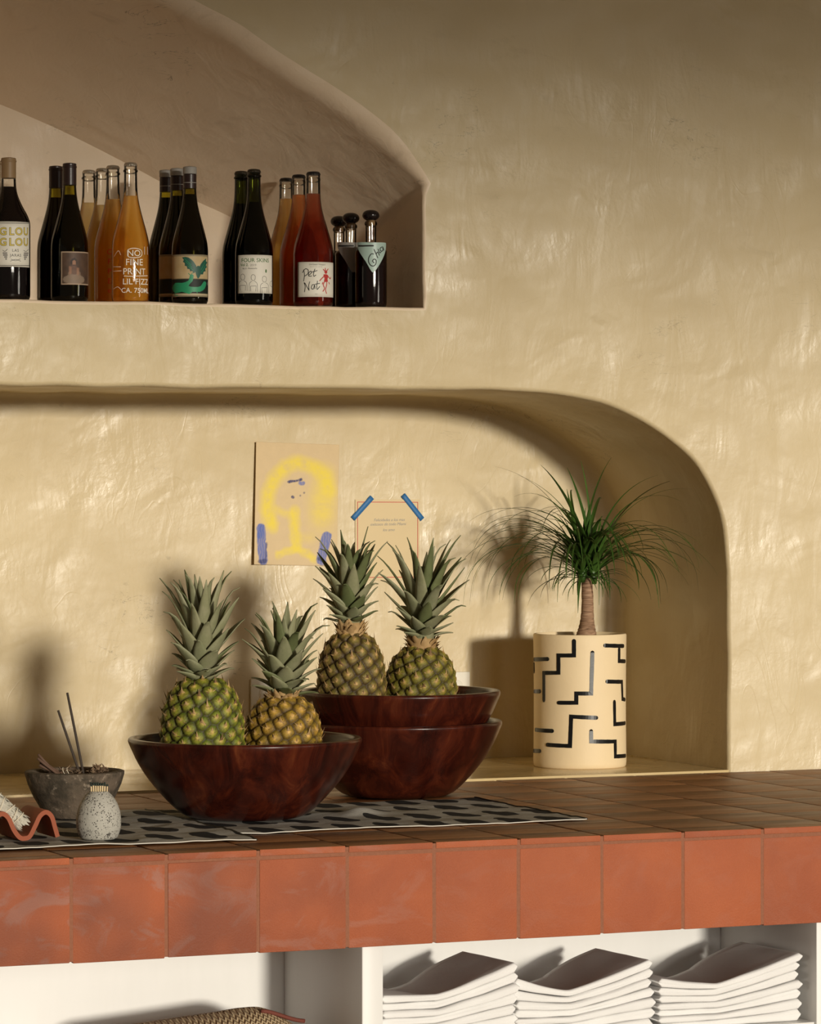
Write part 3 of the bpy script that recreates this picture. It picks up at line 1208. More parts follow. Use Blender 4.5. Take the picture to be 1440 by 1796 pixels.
    if neck > .006:
        mn = MB()
        mn.add(*[(lambda vf: ([(x, y, z + topz) for x, y, z in vf[0]]))(lathe([(.0, -.01), (.036, -.01), (.029, .004), (.0265, neck * .6), (.027, neck), (0, neck + .002)], 20)), lathe([(.0, -.01), (.036, -.01), (.029, .004), (.0265, neck * .6), (.027, neck), (0, neck + .002)], 20)[1]])
        for i in range(46):
            lv, lf = leaf_mesh(rn.uniform(.016, .026), .016, rn.uniform(.7, 1.35), rn.uniform(-.3, .5), segs=4, base_r=.0275)
            a = rn.uniform(0, 2 * PI); zz = topz + rn.uniform(-.008, neck * .75)
            mn.add([(x, y, z + zz) for x, y, z in rot_z(lv, a)], lf)
        o = mn.obj('dry_neck', M['dry_bract'], root); o['label'] = 'orange-brown neck of dried leaf bases'
    # crown
    hgt, nl, L0, L1, W0, spread, cuts = crown
    cz = topz + neck
    st = lathe([(0, -.004), (.026, -.004), (.024, hgt * .3), (.017, hgt * .7), (.006, hgt), (0, hgt + .002)], 16)
    cr = mobj('crown', *st, M['crown_leaf'], root, loc=(0, 0, cz))
    cr['label'] = 'grey-green leaf crown'
    for i in range(nl):
        t = i / (nl - 1)
        a = i * PI * (3 - math.sqrt(5)) + seed * 1.7 + rn.uniform(-.12, .12)
        L = (L0 + (L1 - L0) * (sstep(0, .8, t))) * rn.uniform(.86, 1.12)
        if t > .9: L *= .86
        W = W0 * (.80 + .30 * math.sin(PI * min(1, t * 1.1 + .12))) * rn.uniform(.9, 1.1)
        e0 = math.radians(18 + 60 * t ** .75 + rn.uniform(-6, 6)) + (1 - spread) * .25
        e0 = min(e0, math.radians(86))
        curl = (.10 + .55 * rn.random() * spread) * (1 - .55 * t) - .30 * (1 - t)
        hook = rn.choice([0, .3, .8, 1.5]) * (1 - .35 * t)
        cut = rn.uniform(.45, .62) if i in cuts else 1.0
        lv, lf = leaf_mesh(L, W, e0, curl, hook, segs=9, cut=cut, base_r=.0235 - .019 * t, twist=rn.uniform(-.35, .35))
        mt = M['crown_leaf'] if rn.random() < (.85 if t < .6 else .6) else M['crown_leaf_tip']
        o = mobj('leaf', rot_z(lv, a), lf, mt, cr, loc=(0, 0, hgt * t * .93))
        s = o.modifiers.new('thick', 'SOLIDIFY'); s.thickness = .0016; s.offset = 0
    return root


def stand(px, top_y, Y, z0):
    p = at_y(px, top_y, Y)
    return Vector((p.x, Y, z0)), p.z - z0


GREENP = ('#4c6216', '#8a8628', '#4a4f18', '#b09550', '#20160c')
GOLDP = ('#83701f', '#a17c2c', '#5f4a1a', '#c49c58', '#2a190c')
BROWNP = ('#5d5a22', '#7d6a32', '#4a3a1a', '#b08e58', '#22150c')
OLIVEP = ('#66651e', '#7b7026', '#514a18', '#a98a4c', '#22170c')
loc, H = stand(357, 1190, -.655, .931)
pineapple(loc, .0775, H, .002, (.090, 54, .042, .150, .034, .70, (53, 50)), GREENP, 'green-eyed pineapple, the left one in the front wooden bowl', 3, (0, -.015))
loc, H = stand(494, 1222, -.655, .929)
pineapple(loc, .0735, H, .008, (.078, 52, .046, .128, .034, 1.0, (47, 50)), GOLDP, 'golden yellow pineapple, the right one in the front wooden bowl', 11, (0, .02))
loc, H = stand(619, 1110, -.285, .996)
pineapple(loc, .068, H, .028, (.084, 54, .040, .125, .030, .80, ()), BROWNP, 'brownish pineapple with an orange neck, left in the upper rear bowl', 20, (0, -.02))
loc, H = stand(735, 1136, -.285, .996)
pineapple(loc, .0725, H, .026, (.080, 50, .043, .165, .031, 1.15, (47,)), OLIVEP, 'olive pineapple with long splayed crown leaves, right in the upper rear bowl', 34, (0, .03))

# ------------------------------------------------------------------ ponytail palm in a patterned pot
pc = at_z(1017, 1343.5, NF)
k = mpp(pc)
PR, PH = 81 * k, 0
ptop = at_y(1017, 1111, pc.y)
PH = ptop.z - NF
face = math.atan2(pc.x - CAM.x, pc.y - CAM.y)         # turn so that local -Y looks at the camera
pot = empty('patterned_pot', (pc.x, pc.y, NF), -face)
tag(pot, 'tall cream cylinder pot with black stepped line pattern in the niche', 'pot')
wobp = lambda a, z: 1 + .010 * math.sin(2 * a + 1) + .008 * math.sin(3 * a) * (z / PH) - .012 * math.sin(PI * z / PH)
vf = lathe([(0, 0), (PR * .965, 0), (PR * .99, .003)] + [(PR, .012 + (PH - .015) * i / 14) for i in range(15)] + [(PR - .0015, PH), (PR - .007, PH + .0003), (PR - .009, PH - .003), (PR - .010, PH - .03), (0, PH - .03)], 72, wobp)
sharp(mobj('pot_body', *vf, M['pot'], pot), 50)
mobj('soil', *lathe([(0, PH - .020), (PR * .85, PH - .022), (PR * .87, PH - .0295), (0, PH - .0296)], 32), M['soil'], pot)
POTL = [[(936, 1157), (961, 1157)], [(1007, 1126), (1007, 1151), (980, 1151), (980, 1181), (954, 1181), (954, 1229)],
        [(1039, 1146), (1037, 1217), (1011, 1217), (1011, 1233), (980, 1233)], [(1061, 1133.5), (1093, 1133.5)], [(1086, 1139), (1086, 1160), (1096, 1160)],
        [(1065, 1196), (1091, 1196), (1092, 1226), (1096, 1227)], [(1078, 1231), (1078.5, 1270), (1096, 1268)],
        [(1046, 1259), (1002, 1257), (1000, 1308), (961, 1306)], [(1037, 1282), (1037, 1300), (1079, 1300), (1079, 1326), (1096, 1325)],
        [(940, 1280), (969, 1282)], [(937, 1213), (947, 1213)], [(937, 1317), (948, 1317)], [(937, 1165), (937, 1178)]]
for L in POTL:
    pts = []
    for x, y in L:
        a = math.asin(max(-.985, min(.985, (x - 1017) / 81.0)))
        p = at_y(1017, y, pc.y)
        zf_ = p.z - NF - math.cos(a) * PR * .0  # height on the front
        zf_ = zf_ + (1 - math.cos(a)) * 0 + .065 * PR * math.cos(a)
        pts.append((a * PR, zf_))
    den = []
    for a_, b_ in zip(pts, pts[1:]):
        n_ = max(2, int(math.hypot(b_[0] - a_[0], b_[1] - a_[1]) / .006))
        den += [(a_[0] + (b_[0] - a_[0]) * i / n_, a_[1] + (b_[1] - a_[1]) * i / n_) for i in range(n_)]
    den.append(pts[-1])
    wd = [.0092 + .0009 * noise.noise(Vector((p[0] * 90, p[1] * 90, 3))) for p in den]
    r2 = ribbon(den, wd)
    fn = lambda u, v: (lambda a: (PR * wobp(a - PI / 2, v) * math.sin(a) * 1.005, -PR * wobp(a - PI / 2, v) * math.cos(a) * 1.005, v))(u / PR)
    o = mapped('glaze_line', r2, fn, M['black_glaze'], pot)
    s = o.modifiers.new('thick', 'SOLIDIFY'); s.thickness = .0012; s.offset = 0

tb = at_y(1028, 1112, pc.y)
palm = empty('ponytail_palm', (tb.x, pc.y, NF + PH - .0205))
tag(palm, 'small ponytail palm with thin arching green leaves growing in the patterned pot', 'plant')
zt = at_y(1028, 1014, pc.y).z - palm.location.z
prof = [(0, -.004), (.030, -.004), (.028, .006), (.0215, .026), (.0165, .05), (.0145, .08), (.0132, zt - .02), (.0125, zt - .006), (.010, zt), (0, zt + .002)]
vv, ff = lathe(smooth_pts(prof[1:-1], 6), 24, lambda a, z: 1 + .03 * math.sin(z * 900) + .02 * math.sin(3 * a))
vv = [(x + .004 * math.sin(z * 18), y, z) for x, y, z in vv]
mobj('trunk', vv, ff, M['trunk'], palm)
rn = random.Random(21)


def strap(L, W, az, e0, droop, pw=1.4, segs=18, wig=0.0):
    p = Vector((0, 0, 0)); a = az
    v, f = [], []
    for i in range(segs + 1):
        t = i / segs
        e = max(-1.45, e0 - droop * t ** pw)
        d = Vector((math.cos(a) * math.cos(e), math.sin(a) * math.cos(e), math.sin(e)))
        sd = Vector((-math.sin(a), math.cos(a), 0))
        up = sd.cross(d) * -1
        wd = W * (1 - t ** 1.7) * (.8 + .4 * min(1, t * 5)) + .0007
        v += [p - sd * wd / 2 + up * wd * .18, p, p + sd * wd / 2 + up * wd * .18]
        p = p + d * (L / segs)
        a += wig / segs
    for i in range(segs):
        for q in (0, 1): f.append((i * 3 + q, i * 3 + q + 1, i * 3 + q + 4, i * 3 + q + 3))
    return v, f


heads = [(Vector((-.010, 0, zt - .004)), 100), (Vector((.015, -.004, zt - .008)), 70)]
for hd, cnt in heads:
    core = mobj('rosette', *lathe([(0, -.006), (.009, -.006), (.012, .01), (.008, .03), (.003, .045), (0, .047)], 12), M['palm_leaf'], palm, loc=hd)
    for i in range(cnt):
        t = i / cnt
        az = i * 2.39996 + rn.uniform(-.3, .3)
        W = rn.uniform(.0052, .0080)
        if t < .22:                                   # low short skirt
            e0, L, dr = math.radians(rn.uniform(5, 40)), rn.uniform(.09, .17), rn.uniform(1.0, 2.2)
        elif t < .78:                                 # long arching blades
            e0, L, dr = math.radians(rn.uniform(30, 72)), rn.uniform(.22, .40), rn.uniform(1.4, 2.8)
        else:                                         # upright heart
            e0, L, dr = math.radians(rn.uniform(60, 86)), rn.uniform(.10, .165), rn.uniform(.1, 1.2)
            W *= 1.6
            if rn.random() < .22: L, dr = rn.uniform(.22, .34), rn.uniform(.3, 1.9)
        for _ in range(12):                           # keep clear of the wall and the jamb
            v, f = strap(L, W, az, e0, dr, rn.uniform(1.1, 1.7), wig=rn.uniform(-.5, .5))
            o_ = palm.location + hd
            if max(p.y for p in v) + o_.y < ND - .012 and max(p.x for p in v) + o_.x < xr - .012: break
            L *= .86
        mobj('leaf', v, f, M['palm_leaf'], core, loc=(0, 0, .001 + .030 * t))

# the longest blades: (azimuth from the right of the view, start elevation, length, droop)
for k2, (az, e0, L, dr) in enumerate(((172, 58, .40, 2.6), (186, 66, .38, 2.75), (165, 48, .36, 2.2), (195, 40, .34, 2.0), (178, 72, .36, 2.2), (160, 62, .30, 1.7), (205, 55, .36, 2.6),
                                      (8, 60, .40, 2.5), (-12, 52, .38, 2.3), (15, 70, .40, 2.4), (-20, 64, .36, 2.7), (2, 44, .34, 1.8), (-6, 74, .34, 1.5), (170, 78, .34, 1.2), (100, 84, .28, .5), (60, 82, .30, .7), (150, 74, .31, 1.0), (-40, 62, .34, 2.4), (220, 60, .33, 2.5))):
    v, f = strap(L, .0066, math.radians(az) - TH, math.radians(e0), dr, 1.35, segs=22, wig=rn.uniform(-.3, .3))
    core2 = bpy.data.objects['rosette' if k2 % 2 else 'rosette.001']
    o_ = palm.location + core2.location
    if max(p.y for p in v) + o_.y < ND - .012 and max(p.x for p in v) + o_.x < xr - .012:
        mobj('leaf', v, f, M['palm_leaf'], core2, loc=(0, 0, .018))

# ------------------------------------------------------------------ stone mortar bowl with its contents
mc = at_z(131, 1437, CT); mc.z = CT + .0042
k = mpp(mc)
mh = 82 * k
SR = 88 * k
rockw = lambda a, z: 1 + .012 * math.sin(2 * a + .6) + .010 * noise.noise(Vector((2 * math.cos(a), 2 * math.sin(a), z * 30)))
prof = [(0, 0), (46 * k, 0), (51 * k, .003), (60 * k, mh * .20), (72 * k, mh * .45), (82 * k, mh * .72), (87 * k, mh * .93), (87 * k, mh * .985), (84 * k, mh), (74 * k, mh), (71 * k, mh * .97), (66 * k, mh * .75), (56 * k, mh * .45), (44 * k, mh * .26), (0, mh * .2)]
o = mobj('stone_bowl', *lathe(prof, 72, rockw), M['stone'], loc=mc)
sharp(o, 60)
tag(o, 'rough brown stone bowl with thick rim holding incense on the left of the counter', 'bowl')
o = mobj('ash', *lathe([(0, mh * .60), (60 * k * .9, mh * .58), (50 * k, mh * .30), (0, mh * .202)], 32, lambda a, z: 1 + .03 * math.sin(5 * a)), M['soil'], o)
o['label'] = 'grey ash filling the bowl'
ash_z = mc.z + mh * .585


def stick(a, b_, rad, label):
    o = mobj('incense_stick', *tube([a, a.lerp(b_, .3), a.lerp(b_, .7), b_], [rad * .95, rad, rad, rad * .9], 8), M['incense'])
    tag(o, label, 'incense stick', 'incense sticks in the stone bowl')


stick(at_y(141, 1360, mc.y).lerp(at_y(103, 1247, mc.y), -.10), at_y(102, 1246, mc.y), .0026, 'shorter dark incense stick leaning left in the stone bowl')
stick(at_y(147, 1360, mc.y + .01).lerp(at_y(118, 1216, mc.y + .01), -.08), at_y(118, 1215, mc.y + .01), .0026, 'longer dark incense stick standing steeper in the stone bowl')
# twig bundle
tw = empty('twig_bundle', at_y(105, 1356, mc.y - .01))
tag(tw, 'small bundle of brown twigs tied with string, lying in the stone bowl', 'twig bundle')
b0 = Vector(tw.location)
for i, (x, y, dy, r) in enumerate(((67, 1323, 0, .0028), (66, 1330, -.006, .0030), (69, 1342, .004, .0034), (73, 1333, .012, .0024), (70, 1337, .016, .003))):
    e_ = at_y(x, y, mc.y - .01 + dy) - b0
    s_ = Vector((.004 * i - .006, dy * .6, -.004 - .0015 * (i % 2)))
    mobj('twig', *tube([s_ - e_ * .25, s_.lerp(e_, .3) + Vector((0, 0, .001)), s_.lerp(e_, .7), e_], [r * 1.1, r, r, r * .9], 8), M['twig'], tw)
mb = MB()
for i in range(110):
    q = rn.uniform(0, 1); a = rn.uniform(0, 2 * PI); rad = .013 * math.sin(PI * (.12 + .8 * q)) 
    c_ = Vector((.004 + q * .036, math.cos(a) * rad, -.002 + math.sin(a) * rad - q * .006))
    lv, lf = leaf_mesh(rn.uniform(.008, .014), .006, rn.uniform(-.3, .9), rn.uniform(-.6, 1.2), segs=3, base_r=0)
    mb.add([Vector(p) + c_ for p in rot_z(lv, rn.uniform(-1, 1) + (0 if rn.random() < .6 else PI))], lf)
o = mb.obj('dry_herb', M['petal'], tw); tag(o, kind='stuff')
for q in (.10, .32):
    c_ = Vector((q * .04 + .002, 0, -.002)); rad = .0125
    mobj('string', *tube([c_ + Vector((.003 * math.sin(t * 2), math.cos(t) * rad, math.sin(t) * rad)) for t in [2 * PI * i / 16 for i in range(17)]], .0008, 5), M['string'], tw)
fb = empty('dried_flower_head', at_y(172, 1354, mc.y - .005))
tag(fb, 'crumbled dried flower head lying at the right in the stone bowl', 'dried flower')
mb = MB()
for i in range(170):
    q = Vector((rn.gauss(0, 1), rn.gauss(0, 1), rn.gauss(0, .75))).normalized() * rn.uniform(.3, 1) ** .5
    c_ = Vector((q.x * .018, q.y * .016, q.z * .012 - .001))
    lv, lf = leaf_mesh(rn.uniform(.006, .012), .007, rn.uniform(-.2, 1.4), rn.uniform(-1, 2.0), segs=3, base_r=0, chan=.8)
    mb.add([Vector(p) + c_ for p in rot_z(lv, rn.uniform(0, 2 * PI))], lf)
o = mb.obj('petal_cluster', M['petal'], fb); tag(o, kind='stuff')
mobj('flower_core', *lathe([(0, -.014), (.010, -.012), (.014, -.002), (.009, .008), (0, .010)], 12), M['petal'], fb)

# ------------------------------------------------------------------ egg-shaped match holder
ec = at_z(173, 1475.5, CT); ec.z = CT + .0042
k = mpp(ec)
eh = 84 * k
prof = [(0, 0), (28 * k, 0), (33 * k, 3 * k), (38 * k, 16 * k), (39.5 * k, 30 * k), (38 * k, 46 * k), (33 * k, 62 * k), (25 * k, 75 * k), (17 * k, 83 * k), (15 * k, eh + .0003), (13.2 * k, eh - .002), (12 * k, eh - .015), (12 * k, 30 * k), (0, 30 * k)]
P2 = [prof[0], prof[1]] + smooth_pts(prof[2:10], 4) + prof[10:]
egg = mobj('match_holder', *lathe(P2, 64, lambda a, z: 1 + .006 * noise.noise(Vector((math.cos(a), math.sin(a), z * 20)))), M['speckled'], loc=ec)
tag(egg, 'speckled grey egg-shaped stoneware match holder on the linen towel', 'match holder')
nth = ('first', 'second', 'third', 'fourth', 'fifth', 'sixth', 'seventh', 'eighth', 'ninth')
for row, cnt in ((0, 8), (1, 7)):
    for i in range(cnt):
        x = (-12.6 + 25.2 * (i + (.5 if row else 0)) / 7.0) * k * .86
        y = (-.0045 if row == 0 else .0045)
        tx = x * 1.30
        m_ = empty('match', (ec.x + x * C_, ec.y - x * S_ + y, ec.z + 30 * k + .0008))
        tag(m_, f'{nth[i]} wooden match from the left in the {"front" if row == 0 else "rear"} row of the speckled holder', 'match', 'dark-tipped matches in the holder')
        hz = eh - 30 * k + (11.5 + rn.uniform(-.8, .8)) * k + (.0015 if row else 0)
        dx_, dz_ = (tx - x) * C_, hz
        top = Vector((dx_, -(tx - x) * S_, hz))
        mobj('stick', *tube([Vector((0, 0, 0)), top], .00115, 4), M['match_wood'], m_, smooth=False)
        h0 = top * .955
        mobj('head', *tube([h0, h0.lerp(top, .3), top, top + Vector((0, 0, .0012))], [.0011, .0019, .0018, .0008], 8), M['match_head'], m_)

# ------------------------------------------------------------------ wavy clay holder with a sage bundle
wc = at_z(41, 1479, CT); wc.z = CT + .0040
k = mpp(wc)
holder = empty('wavy_clay_holder', wc, 0)
tag(holder, 'wavy red clay holder shaped like a ribbon, at the left edge of the counter', 'incense holder')
pts = [(-58, 26), (-50, 42), (-38, 49), (-27, 41), (-17, 20), (-7, 7), (2, 4.5), (12, 8), (22, 26), (31, 43), (42, 49), (52, 41), (58, 22), (63, 5)]
cl = smooth_pts([(x * k, y * k) for x, y in pts], 6)
r2 = ribbon(cl, 8.5 * k, rnd=False)
nv_ = len(r2[0])
dep = .112
bmw = bmesh.new()
ys = [0, .0012, dep - .0012, dep]
vr = []
for yi, y in enumerate(ys):
    sh = .93 if yi in (0, 3) else 1.0
    ring = []
    for i in range(nv_ // 2):
        a_, b_ = Vector(r2[0][2 * i]), Vector(r2[0][2 * i + 1])
        m_ = (a_ + b_) / 2
        a_, b_ = m_ + (a_ - m_) * sh, m_ + (b_ - m_) * sh
        ring.append((bmw.verts.new((a_.x, y, a_.y)), bmw.verts.new((b_.x, y, b_.y))))
    vr.append(ring)
for A, B in zip(vr, vr[1:]):
    for i in range(len(A) - 1):
        bmw.faces.new((A[i][0], A[i + 1][0], B[i + 1][0], B[i][0]))
        bmw.faces.new((A[i + 1][1], A[i][1], B[i][1], B[i + 1][1]))
    for e in (0, len(A) - 1): bmw.faces.new((A[e][0], B[e][0], B[e][1], A[e][1]))
for ring in (vr[0], vr[-1]):
    for i in range(len(ring) - 1): bmw.faces.new((ring[i][0], ring[i][1], ring[i + 1][1], ring[i + 1][0]))
bmesh.ops.recalc_face_normals(bmw, faces=bmw.faces)
me = bpy.data.meshes.new('clay_ribbon'); bmw.to_mesh(me); bmw.free()
me.polygons.foreach_set('use_smooth', [True] * len(me.polygons)); me.materials.append(M['clay'])
o = bpy.data.objects.new('clay_ribbon', me); COL.objects.link(o); o.parent = holder
sharp(o, 50)
# sage bundle resting in the trough
A_ = at_y(-26, 1393, wc.y + .035); B_ = at_y(36, 1441, wc.y + .022)
sg = empty('sage_bundle', (A_ + B_) / 2)
tag(sg, 'pale dried sage bundle wound with white string, leaning in the wavy clay holder', 'sage bundle')
ax = (B_ - A_).normalized(); LL = (B_ - A_).length
s1 = ax.cross(Vector((0, 1, 0))).normalized(); s2 = ax.cross(s1)
rad = lambda t: (.0185 - .005 * t) * (1 if .06 < t < .94 else .75)
bx = [A_ + ax * LL * t - Vector(sg.location) for t in [i / 12 for i in range(13)]]
mobj('herb_core', *tube(bx, [rad(i / 12) * .9 for i in range(13)], 16), M['sage'], sg)
mb = MB()
for i in range(330):
    t = rn.uniform(.0, 1.0); a = rn.uniform(0, 2 * PI)
    n_ = s1 * math.cos(a) + s2 * math.sin(a)
    c_ = A_ + ax * LL * t + n_ * rad(t) * .86 - Vector(sg.location)
    L, W = rn.uniform(.012, .024), rn.uniform(.005, .009)
    sd = ax.cross(n_)
    e = ax * L * rn.choice((1, 1, 1, -.6)) + sd * rn.uniform(-.006, .006)
    p0, p1, p2 = c_, c_ + e * .5 + n_ * .0025, c_ + e + n_ * rn.uniform(-.001, .004)
    mb.add([p0, p1 - sd * W / 2, p1 + n_ * .001, p1 + sd * W / 2, p2], [(0, 1, 2), (0, 2, 3), (1, 4, 2), (2, 4, 3)])
o = mb.obj('sage_leaf_layer', M['sage'], sg, smooth=False); tag(o, kind='stuff')
for q, ph in ((.22, .3), (.45, -.5), (.62, .4), (.80, -.3), (.90, .2)):
    mobj('string', *tube([A_ + ax * (LL * q + .006 * ph * 2 * math.cos(t + ph)) + (s1 * math.cos(t) + s2 * math.sin(t)) * (rad(q) + .0022) - Vector(sg.location) for t in [2 * PI * i / 24 for i in range(25)]], .0011, 6), M['string'], sg)

# ------------------------------------------------------------------ bottles on the upper shelf
def slice_u(vf, step):
    bm = bmesh.new()
    vs = [bm.verts.new((p[0], p[1], 0)) for p in vf[0]]
    for f in vf[1]:
        try: bm.faces.new([vs[i] for i in f])
        except ValueError: pass
    if not vf[0]: return vf
    lo, hi = min(p[0] for p in vf[0]), max(p[0] for p in vf[0])
    u = lo + step
    while u < hi - step * .2:
        bmesh.ops.bisect_plane(bm, geom=bm.verts[:] + bm.edges[:] + bm.faces[:], plane_co=(u, 0, 0), plane_no=(1, 0, 0), dist=1e-6)
        u += step
    bm.verts.index_update()
    out = [(v.co.x, v.co.y) for v in bm.verts], [tuple(v.index for v in f.verts) for f in bm.faces]
    bm.free()
    return out


class Bottle:
    def __init__(s, px, top, rpx, Y, label, group, kind='burgundy', name='wine_bottle'):
        s.px, s.rpx, s.Y = px, rpx, Y
        p = at_y(px, 450, Y)
        s.k = mpp(p)
        s.R = rpx * s.k
        s.H = at_y(px, top, Y).z - SHZ
        s.face = math.atan2(p.x - CAM.x, p.y - CAM.y)
        s.root = empty(name, (p.x, Y, SHZ + .0005), -s.face)
        tag(s.root, label, 'bottle', group)
        s.kind = kind

    def z(s, py): return at_y(s.px, py, s.Y).z - SHZ - .0005

    def prof(s, shrink=0.0, zcut=None, top=None):
        R, H = s.R, s.H
        if s.kind == 'bordeaux':
            body = [(.0, 1), (.50, 1), (.55, .985), (.60, .87), (.645, .71), (.69, .56), (.74, .43), (.79, .36), (.86, .335), (.93, .325), (1.0, .32)]
        elif s.kind == 'short':
            body = [(.0, 1), (.64, 1), (.665, .985), (.695, .86), (.715, .55), (.73, .38), (.76, .34), (.90, .34), (1.0, .34)]
        else:
            body = [(.0, 1), (.38, 1), (.44, .965), (.50, .865), (.56, .745), (.62, .625), (.68, .51), (.74, .42), (.80, .370), (.86, .352), (.93, .345), (1.0, .34)]
        P = smooth_pts([(r * R, z * H) for z, r in body[1:]], 4)
        P = [(R, .012), (R, body[1][0] * H * .5)] + P
        hi = top if top is not None else H
        P = [(max(.004, r - shrink), z) for r, z in P if z <= hi - .0005]
        if zcut is not None:
            Q = [q for q in P if q[1] < zcut - .0005]
            r_at = float(np.interp(zcut, [q[1] for q in P], [q[0] for q in P]))
            P = Q + [(r_at, zcut)]
        b = shrink * 1.4
        return [(0, b + .002), (R * .80 - shrink, b), (R * .93 - shrink, b + .001), (R * .985 - shrink, b + .006)] + P

    def glass(s, mat, top):
        P = s.prof(0, None, top)
        P += [(P[-1][0], top)]
        o = mobj('glass', *lathe(P, 48), mat, s.root)
        return o

    def wine(s, mat, zfill):
        P = s.prof(.0016, zfill)
        o = mobj('wine', *lathe(P + [(0, zfill)], 48), mat, s.root)
        sharp(o, 50)
        return o

    def cap(s, name, mat, z0, z1, r, flare=0.0, ribs=0, dome=.0008):
        w_ = (lambda a, z: 1 + (.035 * math.cos(ribs * a) if z < z1 - .002 else 0)) if ribs else None
        o = mobj(name, *lathe([(0, z0 + .0002), (r - .0012, z0), (r + flare, z0 + .0004), (r + flare * .8, z0 + (z1 - z0) * .4), (r, z1 - .0016), (r - .0016, z1 - .0002), (r * .5, z1 + dome), (0, z1 + dome)], 64 if ribs else 40, w_), mat, s.root)
        return sharp(o, 40)

    def lip(s, mat, z0, z1, r):
        o = mobj('glass_lip', *lathe([(s.R * .30, z0 - .002), (s.R * .335, z0), (r, z0 + (z1 - z0) * .3), (r, z0 + (z1 - z0) * .7), (s.R * .335, z1), (s.R * .30, z1 + .002)], 40), mat, s.root)
        return o

    # printed matter -----------------------------------------------------
    def uv(s, x, y):
        a = math.asin(max(-.98, min(.98, (x - s.px) / s.rpx)))
        return (a * s.R, s.z(y) - .063 * s.R * math.cos(a))

    def fn(s, lift=.0006): return cyl(s.R, 0, 0, lift)

    def label_patch(s, x0, x1, y0, y1, mat=None, colfn=None, nx=20, ny=8, name='label'):
        (u0, v0), (u1, v1) = s.uv(x0, y1), s.uv(x1, y0)
        v0 = s.z(y1) - .0025; v1 = s.z(y0) - .0025
        v, f, c = patch(u1 - u0, v1 - v0, nx, ny, colfn or (lambda a, b: (1, 1, 1)))
        v = [(x + (u0 + u1) / 2, y + v0) for x, y in v]
        o = mobj(name, [s.fn(.0004)(*p) for p in v], f, mat or M['print'], s.root, cols=c if colfn else None)
        m_ = o.modifiers.new('thick', 'SOLIDIFY'); m_.thickness = .00025; m_.offset = 0
        return o

    def put(s, vf, x, y, mat, name='lettering', rot=0.0, par=None, lift=.0007):
        (u, v) = s.uv(x, y)
        vf = move2(vf, u, v, rot)
        return mapped(name, slice_u(vf, .0025), s.fn(lift), mat, par or s.root)

    def text(s, t, x, y, size, mat, **kw):
        rot = kw.pop('rot', 0); name = kw.pop('name', 'lettering'); par = kw.pop('par', None); lift = kw.pop('lift', .0007)
        return s.put(text2d(t, size * s.k, **kw), x, y, mat, name, rot, par, lift)

    def stroke(s, pts, wd, mat, name='drawing', close=False, sm=5, lift=.0007, par=None):
        P = [s.uv(*p) for p in pts]
        if sm: P = smooth_pts(P, sm, close)
        return mapped(name, slice_u(ribbon(P, wd * s.k, close, True), .0025), s.fn(lift), mat, par or s.root)

    def strokes(s, lst, wd, mat, name='drawing', sm=5, lift=.0007):
        mb = MB(); f_ = s.fn(lift)
        for pts in lst:
            P = [s.uv(*p) for p in pts]
            if sm and len(P) > 2: P = smooth_pts(P, sm)
            v, f = slice_u(ribbon(P, wd * s.k), .0025)
            mb.add([f_(*p) for p in v], f)
        return mb.obj(name, mat, s.root, smooth=False)

    def fill(s, pts, mat, name='drawing', sm=4, lift=.0008):
        P = [s.uv(*p) for p in pts]
        if sm: P = smooth_pts(P, sm, True)
        return mapped(name, slice_u(polyfill(P), .0025), s.fn(lift), mat, s.root)


def circ(x, y, rx, ry=None, n=10): return [(x + rx * math.cos(2 * PI * i / n), y + (ry or rx) * math.sin(2 * PI * i / n)) for i in range(n)]


def c18(x, y): return (x / 3.6, 260 + y / 3.6)             # from a 3.6x detail of the left part of the shelf
def c28(x, y): return (360 + x / 3.6, 260 + y / 3.6)       # from a 3.6x detail of the right part


ROW, STEP = .062, .086

